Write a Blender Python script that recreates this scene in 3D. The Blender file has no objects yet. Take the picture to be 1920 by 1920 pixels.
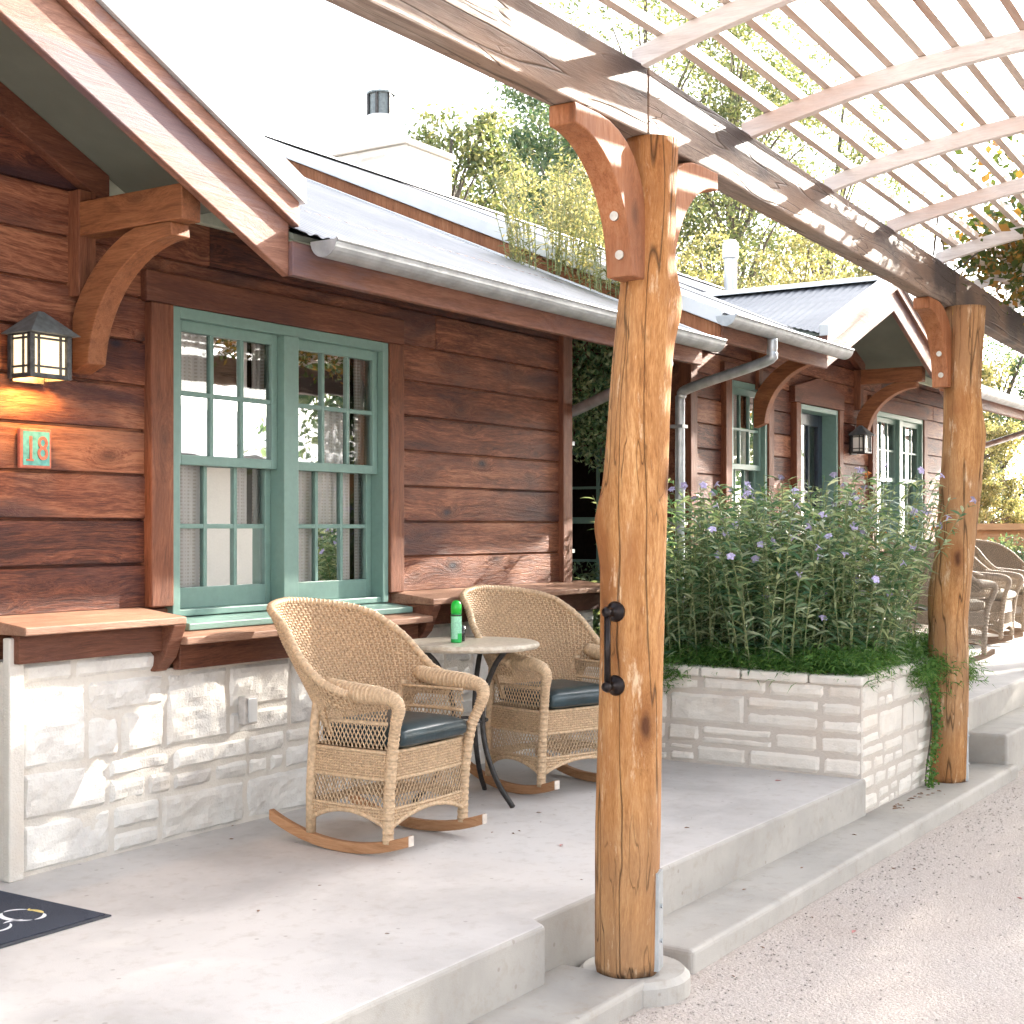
import bpy, bmesh, math, random
import numpy as np
from mathutils import Vector, Matrix, noise as mnoise
R = math.radians
random.seed(7)
RNG = np.random.default_rng(11)
S = bpy.context.scene
COL = S.collection

# ------------------------------------------------------------------ camera, sky, sun, exposure
CAM_H = 1.35
cd = bpy.data.cameras.new("camera")
cam = bpy.data.objects.new("camera", cd); COL.objects.link(cam)
cam.location = (0, 0, CAM_H)
cam.rotation_euler = (R(90), 0, R(33.2 - 90))
cd.sensor_width = 36; cd.lens = 36 * 2658 / 1920
cd.shift_y = 30 / 1920
cd.clip_start = 0.05; cd.clip_end = 1000
S.camera = cam

SUN = Vector((3.4, -1.0, 1.56)).normalized()
SUN_EL = math.asin(SUN.z); SUN_AZ = math.atan2(SUN.x, SUN.y)
w = bpy.data.worlds.new("World"); S.world = w; w.use_nodes = True
nt = w.node_tree; nt.nodes.clear()
sky = nt.nodes.new("ShaderNodeTexSky"); sky.sky_type = 'NISHITA'
sky.sun_disc = False; sky.sun_elevation = SUN_EL; sky.sun_rotation = SUN_AZ
sky.air_density = 1.0; sky.dust_density = 3.0; sky.ozone_density = 1.0
hs = nt.nodes.new("ShaderNodeHueSaturation"); hs.inputs['Saturation'].default_value = 0.34
bg = nt.nodes.new("ShaderNodeBackground"); bg.inputs['Strength'].default_value = 0.15
wo = nt.nodes.new("ShaderNodeOutputWorld")
nt.links.new(sky.outputs[0], hs.inputs['Color']); nt.links.new(hs.outputs[0], bg.inputs['Color'])
nt.links.new(bg.outputs[0], wo.inputs[0])

sl = bpy.data.lights.new("sun", 'SUN'); sl.energy = 4.0; sl.angle = R(0.7); sl.color = (1.0, 0.93, 0.82)
so = bpy.data.objects.new("sun", sl); COL.objects.link(so)
so.rotation_euler = (-SUN).to_track_quat('-Z', 'Y').to_euler()

vs = S.view_settings
vs.view_transform = 'Standard'; vs.look = 'None'; vs.gamma = 1; vs.exposure = 2.62
vs.use_curve_mapping = False
S.cycles.max_bounces = 6; S.cycles.diffuse_bounces = 3; S.cycles.glossy_bounces = 3; S.cycles.transmission_bounces = 4; S.cycles.transparent_max_bounces = 8
S.cycles.caustics_reflective = False; S.cycles.caustics_refractive = False; S.cycles.use_adaptive_sampling = True; S.cycles.adaptive_threshold = .03; S.cycles.use_denoising = True

# ------------------------------------------------------------------ materials
MATS = {}
class NT:
    def __init__(s, name):
        s.m = bpy.data.materials.new(name); s.m.use_nodes = True
        s.t = s.m.node_tree; s.t.nodes.clear()
        s.out = s.n("ShaderNodeOutputMaterial")
    def n(s, typ, **kw):
        x = s.t.nodes.new(typ)
        for k, v in kw.items(): setattr(x, k, v)
        return x
    def l(s, a, b): s.t.links.new(a, b)
    def set(s, node, **kw):
        for k, v in kw.items():
            node.inputs[k.replace('_', ' ')].default_value = v
    def coords(s, scale=(1, 1, 1), island=True, spread=9.0):
        tc = s.n("ShaderNodeTexCoord")
        vec = tc.outputs['Object']
        oi = s.n("ShaderNodeObjectInfo")
        mul = s.n("ShaderNodeMath", operation='MULTIPLY'); s.l(oi.outputs['Random'], mul.inputs[0]); mul.inputs[1].default_value = 5.0
        v = mul.outputs[0]
        if island:
            g = s.n("ShaderNodeNewGeometry")
            m2 = s.n("ShaderNodeMath", operation='MULTIPLY_ADD'); s.l(g.outputs['Random Per Island'], m2.inputs[0])
            m2.inputs[1].default_value = spread; s.l(v, m2.inputs[2]); v = m2.outputs[0]
            s.island = g.outputs['Random Per Island']
        add = s.n("ShaderNodeVectorMath", operation='ADD'); s.l(vec, add.inputs[0]); s.l(v, add.inputs[1])
        mp = s.n("ShaderNodeMapping"); s.l(add.outputs[0], mp.inputs['Vector']); mp.inputs['Scale'].default_value = scale
        s.raw = add.outputs[0]
        return mp.outputs[0]
    def noise(s, vec, scale, detail=4, rough=.55, dist=0.0):
        x = s.n("ShaderNodeTexNoise"); s.l(vec, x.inputs['Vector'])
        s.set(x, Scale=scale, Detail=detail, Roughness=rough, Distortion=dist)
        return x.outputs['Fac']
    def map(s, vec, scale):
        mp = s.n("ShaderNodeMapping"); s.l(vec, mp.inputs['Vector']); mp.inputs['Scale'].default_value = scale
        return mp.outputs[0]
    def ramp(s, fac, stops):
        x = s.n("ShaderNodeValToRGB"); s.l(fac, x.inputs[0])
        e = x.color_ramp.elements
        while len(e) < len(stops): e.new(0.5)
        for i, (p, c) in enumerate(stops):
            e[i].position = p
            e[i].color = (c[0], c[1], c[2], 1) if isinstance(c, (tuple, list)) else (c, c, c, 1)
        return x.outputs['Color']
    def mix(s, fac, a, b, mode='MIX'):
        x = s.n("ShaderNodeMix", data_type='RGBA', blend_type=mode)
        for sock, v in ((x.inputs[0], fac), (x.inputs[6], a), (x.inputs[7], b)):
            if isinstance(v, (int, float)): sock.default_value = v
            elif isinstance(v, (tuple, list)): sock.default_value = (v[0], v[1], v[2], 1)
            else: s.l(v, sock)
        return x.outputs[2]
    def mathn(s, op, a, b=None, c=None):
        x = s.n("ShaderNodeMath", operation=op)
        for i, v in enumerate((a, b, c)):
            if v is None: continue
            if isinstance(v, (int, float)): x.inputs[i].default_value = v
            else: s.l(v, x.inputs[i])
        return x.outputs[0]
    def bump(s, h, strength=.3, dist=.01, normal=None):
        b = s.n("ShaderNodeBump"); s.l(h, b.inputs['Height']); s.set(b, Strength=strength, Distance=dist)
        if normal is not None: s.l(normal, b.inputs['Normal'])
        return b.outputs[0]
    def bsdf(s, color, rough=.6, metal=0.0, normal=None, spec=.5):
        p = s.n("ShaderNodeBsdfPrincipled")
        for k, v in (('Base Color', color), ('Roughness', rough), ('Metallic', metal)):
            if isinstance(v, (int, float)): p.inputs[k].default_value = v
            elif isinstance(v, (tuple, list)): p.inputs[k].default_value = (v[0], v[1], v[2], 1)
            else: s.l(v, p.inputs[k])
        p.inputs['Specular IOR Level'].default_value = spec
        if normal is not None: s.l(normal, p.inputs['Normal'])
        s.l(p.outputs[0], s.out.inputs['Surface'])
        return p
    def done(s, key):
        MATS[key] = s.m; return s.m

def wood(key, axis, cols, stain=None, stain_amt=.5, knot=.5, rough=.6, scale=1.0, bump=.35, vary=.5, knot_col=(.03, .016, .012), crack=0.0, wear=0.0, wear_col=(.7, .6, .5), spec=.3, stain_sc=2.4, patch=None, flat=None, grain=58, ramp=(.34, .5, .66), zst=None, wthr=(.60, .72), basez=None, stretch=.07, kfreq=1.0):
    s = NT("wood " + key)
    sc = [1.0, 1.0, 1.0]; sc[axis] = stretch
    v0 = s.coords((scale, scale, scale))
    # knots pull the grain
    ks = [2.6 * kfreq] * 3; ks[axis] = 1.15 * kfreq
    if flat is not None: ks[flat] = 0.0
    kv = s.n("ShaderNodeTexVoronoi", feature='F1'); s.l(s.map(v0, [k * 1.0 for k in ks]), kv.inputs['Vector']); s.set(kv, Scale=1.6, Randomness=1.0)
    kd = s.mathn('ADD', kv.outputs['Distance'], s.mathn('MULTIPLY', s.mathn('SUBTRACT', s.noise(v0, 14, 3, .6), .5), .10))
    pull = s.mathn('POWER', s.mathn('MAXIMUM', s.mathn('SUBTRACT', 1.0, s.mathn('MULTIPLY', kd, 2.2)), 0.0), 2.0)
    warp = s.n("ShaderNodeTexNoise"); s.l(v0, warp.inputs['Vector']); s.set(warp, Scale=1.3, Detail=2)
    wv = s.n("ShaderNodeVectorMath", operation='SCALE'); s.l(warp.outputs['Color'], wv.inputs[0]); wv.inputs['Scale'].default_value = .09
    ad = s.n("ShaderNodeVectorMath", operation='ADD'); s.l(v0, ad.inputs[0]); s.l(wv.outputs[0], ad.inputs[1])
    ad2 = s.n("ShaderNodeVectorMath", operation='ADD'); s.l(ad.outputs[0], ad2.inputs[0]); s.l(s.mathn('MULTIPLY', pull, .07), ad2.inputs[1])
    gv = s.map(ad2.outputs[0], sc)
    g1 = s.noise(gv, grain, 5, .62, .3)
    g2 = s.noise(gv, grain * 3.6, 3, .7)
    g0 = s.noise(gv, grain * .3, 3, .5, .2)
    low = s.noise(s.map(v0, [c if c == 1 else .3 for c in sc]), stain_sc, 4, .6, .4)
    fac = s.mathn('ADD', s.mathn('MULTIPLY', g0, .24), s.mathn('ADD', s.mathn('MULTIPLY', g1, .42), s.mathn('MULTIPLY', g2, .34)))
    fac = s.mathn('ADD', fac, s.mathn('MULTIPLY', s.mathn('SUBTRACT', s.island, .5), .22 * vary))
    c = s.ramp(fac, [(ramp[0], cols[0]), (ramp[1], cols[1]), (ramp[2], cols[2])])
    if stain is not None:
        lowv = s.mathn('ADD', low, s.mathn('MULTIPLY', s.mathn('SUBTRACT', g1, .5), .35))
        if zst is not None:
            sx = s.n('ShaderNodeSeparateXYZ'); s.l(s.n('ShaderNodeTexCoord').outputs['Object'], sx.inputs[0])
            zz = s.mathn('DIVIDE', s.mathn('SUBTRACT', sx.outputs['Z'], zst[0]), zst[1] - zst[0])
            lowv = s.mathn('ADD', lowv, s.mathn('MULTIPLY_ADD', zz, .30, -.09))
            far_shade_stain = s.mathn('MINIMUM', s.mathn('MAXIMUM', s.mathn('MULTIPLY', s.mathn('SUBTRACT', sx.outputs['X'], 2.6), .10), 0.0), .22)  # darkens toward the far end: vine shade painted in along with black stain
            lowv = s.mathn('ADD', lowv, far_shade_stain)
        sm = s.ramp(lowv, [(.50, 0.0), (.66, 1.0)])
        c = s.mix(s.mathn('MULTIPLY', sm, stain_amt), c, stain)
    if patch is not None:
        n3 = s.noise(v0, 1.1, 3, .5)
        c = s.mix(s.mathn('MULTIPLY', s.ramp(n3, [(.46, 0.0), (.6, 1.0)]), patch[1]), c, patch[0])
    if wear > 0:
        wn = s.noise(s.map(v0, [k if k == 1 else .22 for k in sc]), 16, 6, .75)
        c = s.mix(s.mathn('MULTIPLY', s.ramp(wn, [(wthr[0], 0.0), (wthr[1], 1.0)]), wear), c, wear_col)
    if crack > 0:
        cn = s.noise(s.map(v0, [k if k == 1 else .06 for k in sc]), 9, 2, .4)
        cm = s.ramp(s.mathn('ABSOLUTE', s.mathn('SUBTRACT', cn, .5)), [(.0, 1.0), (.012, 0.0)])
        cn2 = s.noise(s.map(v0, [k if k == 1 else .11 for k in sc]), 21, 2, .4)
        cm2 = s.mathn('MULTIPLY', s.ramp(s.mathn('ABSOLUTE', s.mathn('SUBTRACT', cn2, .52)), [(.0, 1.0), (.014, 0.0)]), s.ramp(s.noise(v0, 2.2, 2, .5), [(.5, 0.0), (.62, 1.0)]))
        cm = s.mathn('MAXIMUM', cm, cm2)
        c = s.mix(s.mathn('MULTIPLY', cm, crack), c, (.035, .018, .008))
    if knot > 0:
        km = s.ramp(kd, [(.05, 1.0), (.13, 0.0)])
        ring = s.ramp(kd, [(.12, .6), (.27, 0.0)])
        c = s.mix(s.mathn('MULTIPLY', ring, knot), c, cols[0])
        c = s.mix(s.mathn('MULTIPLY', km, knot), c, knot_col)
    if basez is not None:
        sb = s.n('ShaderNodeSeparateXYZ'); s.l(s.n('ShaderNodeTexCoord').outputs['Object'], sb.inputs[0])
        bz = s.mathn('ADD', s.mathn('MULTIPLY', sb.outputs['Z'], -1.0 / basez), s.mathn('MULTIPLY', s.noise(v0, 11, 4, .65), 1.5))
        c = s.mix(s.mathn('MULTIPLY', s.ramp(bz, [(.42, 0.0), (.9, 1.0)]), .85), c, (.035, .024, .018))
    h = s.mathn('ADD', g1, s.mathn('MULTIPLY', g2, .6))
    if crack > 0: h = s.mathn('SUBTRACT', h, s.mathn('MULTIPLY', cm, 1.6))
    s.bsdf(c, rough, 0, s.bump(h, bump, .006), spec)
    return s.done(key)

# siding of dark red-brown stained cedar, long axis X
wood('siding', 0, [(.044, .014, .010), (.158, .052, .028), (.36, .155, .082)], stain=(.030, .016, .022), stain_amt=.75, knot=.95, vary=.9, bump=.7, knot_col=(.018, .013, .022), flat=1, ramp=(.37, .49, .63), stain_sc=3.4, kfreq=1.35)
wood('trim', 2, [(.075, .026, .014), (.19, .070, .036), (.32, .135, .070)], stain=(.05, .022, .02), stain_amt=.4, knot=.3)
wood('trim_h', 0, [(.06, .022, .014), (.15, .055, .03), (.27, .12, .07)], stain=(.05, .022, .022), stain_amt=.5, knot=.4)
wood('ledge', 0, [(.19, .095, .06), (.34, .19, .125), (.48, .30, .21)], stain=(.16, .075, .05), stain_amt=.5, knot=.4)
wood('fascia', 0, [(.12, .050, .032), (.235, .108, .070), (.35, .19, .13)], stain=(.12, .085, .10), stain_amt=.75, knot=.25)
wood('bracket', 1, [(.13, .045, .020), (.27, .105, .045), (.40, .18, .085)], stain=(.10, .035, .02), stain_amt=.35, knot=.3)
wood('post', 2, [(.22, .085, .027), (.44, .215, .080), (.66, .40, .19)], stain=(.24, .085, .028), stain_amt=.7, wthr=(.58, .70),  knot=1.0, crack=.8, wear=.85, bump=.7, rough=.72, spec=.2, basez=.10, stretch=.12, patch=((.36, .22, .12), .55), knot_col=(.10, .038, .016), wear_col=(.70, .52, .34), vary=0.2, scale=1.15)
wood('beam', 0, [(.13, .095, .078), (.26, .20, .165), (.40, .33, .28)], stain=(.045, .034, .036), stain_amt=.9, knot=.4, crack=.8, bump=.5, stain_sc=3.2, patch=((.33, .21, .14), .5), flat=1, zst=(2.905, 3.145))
wood('brace', 2, [(.17, .060, .024), (.33, .130, .055), (.46, .22, .11)], stain=(.15, .06, .035), stain_amt=.4, knot=.5)
wood('rafter', 1, [(.52, .46, .43), (.66, .61, .58), (.78, .74, .71)], stain=(.45, .24, .15), stain_amt=.4, knot=.1, bump=.2)
wood('batten', 0, [(.42, .33, .27), (.58, .48, .41), (.70, .60, .52)], stain=(.36, .16, .09), stain_amt=.5, knot=.1, bump=.2)
wood('rocker', 1, [(.26, .125, .055), (.40, .21, .105), (.50, .29, .16)], knot=0, vary=.2, bump=.1)
wood('tree_bark', 2, [(.05, .04, .032), (.11, .09, .072), (.18, .15, .125)], knot=0, bump=.8)

def simple(key, col, rough=.5, metal=0, spec=.5, nsc=30, namt=.15, bump=0.0, bsc=200, dist=.002):
    s = NT(key); v = s.coords(island=True, spread=5)
    n = s.noise(v, nsc, 5, .6)
    dark = tuple(c * (1 - namt * 1.6) for c in col); lite = tuple(min(1, c * (1 + namt)) for c in col)
    c = s.ramp(n, [(.3, dark), (.7, lite)])
    nm = s.bump(s.noise(v, bsc, 3, .6), bump, dist) if bump > 0 else None
    s.bsdf(c, rough, metal, nm, spec); return s.done(key)
simple('green_paint', (.165, .275, .240), .42, bump=.1, bsc=60, namt=.05)
simple('soffit', (.145, .16, .13), .75, nsc=3, namt=.1)
simple('frieze_green', (.46, .50, .40), .7, namt=.08)
simple('blue_door', (.030, .042, .065), .35)
simple('galvanised', (.50, .53, .55), .42, .65, nsc=9, namt=.2, bump=.08, bsc=30)
simple('gutter_metal', (.40, .42, .43), .5, .35, nsc=7, namt=.22, bump=.1, bsc=20)
simple('white_metal', (.60, .61, .62), .4, .4, nsc=6, namt=.05)
simple('dark_metal', (.055, .052, .05), .45, .6, nsc=25, namt=.3, bump=.1)
simple('bronze', (.022, .017, .017), .3, .7, namt=.3)
simple('bolt_metal', (.55, .52, .46), .4, .8)
simple('wicker_grey', (.36, .285, .215), .65, nsc=60, namt=.25)
simple('shell_grey', (.27, .21, .155), .75, nsc=60, namt=.25)
simple('wicker', (.58, .415, .26), .55, nsc=60, namt=.22, bump=.2, bsc=250)
simple('wicker_shell', (.44, .28, .155), .7, nsc=70, namt=.3)
simple('vinyl', (.020, .040, .048), .32, nsc=6, namt=.35, bump=.12, bsc=35, dist=.01)
simple('cushion_cloth', (.40, .38, .33), .85, namt=.08)
simple('white_tip', (.68, .60, .52), .6)
simple('can_green', (.02, .42, .09), .3, .2, namt=.05)
simple('can_cap', (.012, .50, .04), .28, namt=.05)
simple('can_label', (.30, .66, .46), .4, namt=.15, nsc=120)
simple('terracotta', (.52, .16, .10), .6, namt=.2, nsc=60, bump=.2)
simple('turquoise', (.12, .40, .35), .35, namt=.25, nsc=40)
simple('grey_paint', (.50, .47, .44), .5)
simple('white_letter', (.80, .82, .86), .8, namt=.05)
simple('gold_letter', (.75, .60, .22), .8)
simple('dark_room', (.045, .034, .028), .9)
simple('soil', (.05, .035, .025), .95, bump=.6, bsc=40, dist=.02)
simple('flower_purple', (.52, .46, .70), .6, namt=.15)
simple('flower_orange', (.75, .26, .05), .6, namt=.25)
simple('wire', (.55, .53, .50), .6)
simple('white_stucco', (.66, .645, .62), .85, namt=.06)
simple('dry_leaf', (.24, .12, .06), .7, namt=.35, nsc=90)
simple('pink_leaf', (.55, .24, .22), .7, namt=.2, nsc=90)
simple('yellow_leaf', (.60, .36, .04), .6)
simple('stem_green', (.22, .25, .11), .7)

def mk_mat():
    s = NT('mat'); v = s.coords(island=False)
    n = s.noise(v, 420, 2, .6)
    c = s.ramp(n, [(.35, (.022, .027, .042)), (.52, (.05, .058, .082)), (.72, (.22, .23, .27))])
    s.bsdf(c, .95, 0, s.bump(n, .8, .004), .15); s.done('mat_pile')
mk_mat()
simple('mat_rubber', (.05, .055, .068), .7)

def concrete(key, base, stain, amt):
    s = NT(key); v = s.coords(island=False)
    a = s.noise(v, 1.1, 6, .62, .3); b = s.noise(v, 14, 6, .7); f = s.noise(v, 260, 2, .5)
    c = s.ramp(a, [(.34, tuple(x * .76 for x in base)), (.55, base), (.72, tuple(min(1, x * 1.06) for x in base))])
    c = s.mix(s.mathn('MULTIPLY', s.ramp(b, [(.52, 0.0), (.78, 1.0)]), amt), c, stain)
    # small aggregate flecks
    vo = s.n("ShaderNodeTexVoronoi", feature='F1'); s.l(v, vo.inputs['Vector']); s.set(vo, Scale=9.0)
    fl = s.ramp(vo.outputs['Distance'], [(.05, 1.0), (.085, 0.0)])
    c = s.mix(s.mathn('MULTIPLY', fl, .42), c, (.20, .16, .13))
    h = s.mathn('ADD', s.mathn('MULTIPLY', b, .7), s.mathn('MULTIPLY', f, .35))
    s.bsdf(c, .82, 0, s.bump(h, .35, .006), .3); s.done(key)
concrete('concrete', (.59, .56, .535), (.38, .33, .28), .5)
concrete('kerb_and_shaded_riser', (.43, .405, .37), (.30, .255, .20), .6)

def gravel():
    s = NT('gravel'); v = s.coords(island=False)
    a = s.noise(v, .7, 5, .6); b = s.noise(v, 75, 4, .7); c2 = s.noise(v, 240, 2, .6)
    vo = s.n("ShaderNodeTexVoronoi", feature='F1'); s.l(v, vo.inputs['Vector']); s.set(vo, Scale=95.0)
    col = s.ramp(b, [(.25, (.43, .365, .32)), (.5, (.62, .55, .50)), (.75, (.75, .69, .64))])
    col = s.mix(.35, col, s.mix(vo.outputs['Color'], (.38, .31, .28), (.86, .79, .74)))
    col = s.mix(s.mathn('MULTIPLY', s.ramp(a, [(.4, 0.0), (.7, 1.0)]), .45), col, (.50, .41, .35))
    h = s.mathn('ADD', s.mathn('MULTIPLY', vo.outputs['Distance'], -.8), s.mathn('ADD', b, c2))
    s.bsdf(col, .95, 0, s.bump(h, .75, .012), .15); s.done('gravel')
gravel()

def limestone(key, base, grey, stain, gamt):
    s = NT(key); v = s.coords(island=True, spread=7)
    a = s.noise(v, 3.2, 6, .68, .5); b = s.noise(v, 22, 6, .7); f = s.noise(v, 110, 3, .6)
    c = s.mix(s.island, tuple(x * .90 for x in base), tuple(min(1, x * 1.05) for x in base))
    c = s.mix(s.mathn('MULTIPLY', s.ramp(a, [(.50, 0.0), (.68, 1.0)]), gamt), c, grey)
    c = s.mix(s.mathn('MULTIPLY', s.ramp(b, [(.58, 0.0), (.75, 1.0)]), .45), c, grey)
    n2 = s.noise(s.raw, 2.1, 4, .6)
    c = s.mix(s.mathn('MULTIPLY', s.ramp(n2, [(.55, 0.0), (.75, 1.0)]), .35), c, stain)
    h = s.mathn('ADD', b, s.mathn('MULTIPLY', f, .5))
    s.bsdf(c, .9, 0, s.bump(h, .55, .012), .2); s.done(key)
limestone('limestone', (.76, .735, .69), (.46, .43, .41), (.66, .54, .42), .5)
limestone('planter_stone', (.75, .70, .63), (.50, .46, .42), (.64, .50, .38), .4)
limestone('sandstone', (.52, .34, .19), (.42, .28, .16), (.6, .38, .18), .3)
limestone('mortar', (.70, .655, .59), (.52, .48, .44), (.58, .42, .28), .3)
limestone('planter_mortar', (.57, .51, .45), (.48, .43, .38), (.5, .38, .28), .3)

def metal_roof():
    s = NT('metal_roof'); v = s.coords(island=False)
    n = s.noise(s.map(v, (1, .2, 1)), 5, 4, .6)
    c = s.ramp(n, [(.35, (.12, .123, .136)), (.7, (.175, .178, .193))])
    s.bsdf(c, .42, .5, None, .5); s.done('metal_roof')
metal_roof()

def leaf(key, c0, c1, c2, trans=.4, rough=.5):
    s = NT(key)
    g = s.n("ShaderNodeNewGeometry")
    c = s.ramp(g.outputs['Random Per Island'], [(.05, c0), (.5, c1), (.95, c2)])
    p = s.n("ShaderNodeBsdfPrincipled"); s.l(c, p.inputs['Base Color']); p.inputs['Roughness'].default_value = rough
    p.inputs['Specular IOR Level'].default_value = .35
    t = s.n("ShaderNodeBsdfTranslucent")
    tc = s.mix(1.0, c, (1.4, 1.3, .75), 'MULTIPLY'); s.l(tc, t.inputs['Color'])
    mx = s.n("ShaderNodeMixShader"); mx.inputs[0].default_value = trans
    s.l(p.outputs[0], mx.inputs[1]); s.l(t.outputs[0], mx.inputs[2]); s.l(mx.outputs[0], s.out.inputs['Surface'])
    return s.done(key)
leaf('leaf_tree', (.08, .115, .06), (.14, .175, .09), (.26, .26, .14), .45)
leaf('leaf_tree_b', (.055, .11, .07), (.10, .155, .095), (.18, .22, .13), .4)
leaf('leaf_yellow', (.14, .16, .08), (.25, .245, .13), (.38, .34, .20), .42)
leaf('leaf_bush', (.06, .15, .085), (.19, .31, .18), (.54, .60, .42), .45, .3)
leaf('leaf_pale', (.14, .17, .06), (.26, .27, .10), (.42, .38, .17), .4)
leaf('leaf_fern', (.045, .13, .03), (.09, .21, .05), (.17, .30, .08), .4)
leaf('leaf_dark', (.012, .035, .018), (.025, .065, .032), (.05, .10, .045), .3, .3)
leaf('leaf_vine', (.045, .075, .02), (.085, .11, .03), (.30, .15, .04), .45)

def glass(key, tint=(1, 1, 1), refl=1.0):
    s = NT(key)
    tr = s.n("ShaderNodeBsdfTransparent"); tr.inputs[0].default_value = (*tint, 1)
    gl = s.n("ShaderNodeBsdfGlossy"); gl.inputs['Roughness'].default_value = .015
    v = s.coords(island=True)
    s.l(s.bump(s.noise(v, 2.5, 2, .5), .06, .02), gl.inputs['Normal'])
    fr = s.n("ShaderNodeFresnel"); fr.inputs['IOR'].default_value = 1.5
    f = s.mathn('MINIMUM', s.mathn('MULTIPLY_ADD', fr.outputs[0], 1.7 * refl, .03), 1.0)
    mx = s.n("ShaderNodeMixShader"); s.l(f, mx.inputs[0]); s.l(tr.outputs[0], mx.inputs[1]); s.l(gl.outputs[0], mx.inputs[2])
    s.l(mx.outputs[0], s.out.inputs['Surface']); s.done(key)
glass('window_glass', (.985, .99, .985))
glass('tumbler_glass', (.93, .95, .95), .8)

def curtain():
    s = NT('curtain'); v = s.coords(island=False)
    # woven lace: fine grid of threads
    w1 = s.n("ShaderNodeTexWave", wave_type='BANDS', bands_direction='X'); s.l(v, w1.inputs['Vector']); s.set(w1, Scale=14.0, Distortion=.6, Detail=1.0)
    w2 = s.n("ShaderNodeTexWave", wave_type='BANDS', bands_direction='Z'); s.l(v, w2.inputs['Vector']); s.set(w2, Scale=19.0, Distortion=.4)
    m = s.mathn('MAXIMUM', w1.outputs['Fac'], w2.outputs['Fac'])
    c = s.ramp(m, [(.2, (.76, .72, .66)), (.6, (.96, .945, .92))])
    p = s.bsdf(c, .9, 0, None, .1)
    t = s.n("ShaderNodeBsdfTranslucent"); s.l(c, t.inputs[0])
    mx = s.n("ShaderNodeMixShader"); mx.inputs[0].default_value = .25
    s.l(p.outputs[0], mx.inputs[1]); s.l(t.outputs[0], mx.inputs[2]); s.l(mx.outputs[0], s.out.inputs['Surface'])
    s.done('curtain')
curtain()

def lampglass(key, col, strength):
    s = NT(key)
    p = s.bsdf(col, .35, 0, None, .5)
    p.inputs['Emission Color'].default_value = (1.0, .74, .42, 1); p.inputs['Emission Strength'].default_value = strength
    s.done(key)
lampglass('lamp_lit', (.55, .44, .32), .30)
lampglass('lamp_unlit', (.75, .72, .66), 0.0)
simple('lamp_frame', (.075, .075, .075), .5, .5, nsc=40, namt=.3)
simple('lamp_roof', (.16, .185, .19), .5, .4, nsc=30, namt=.2)

def tabletop():
    s = NT('table_stone'); v = s.coords(island=False)
    n = s.noise(v, 35, 5, .65)
    c = s.ramp(n, [(.35, (.46, .39, .30)), (.6, (.62, .56, .46)), (.8, (.72, .68, .6))])
    s.bsdf(c, .35, 0, None, .5); s.done('table_stone')
tabletop()

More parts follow.
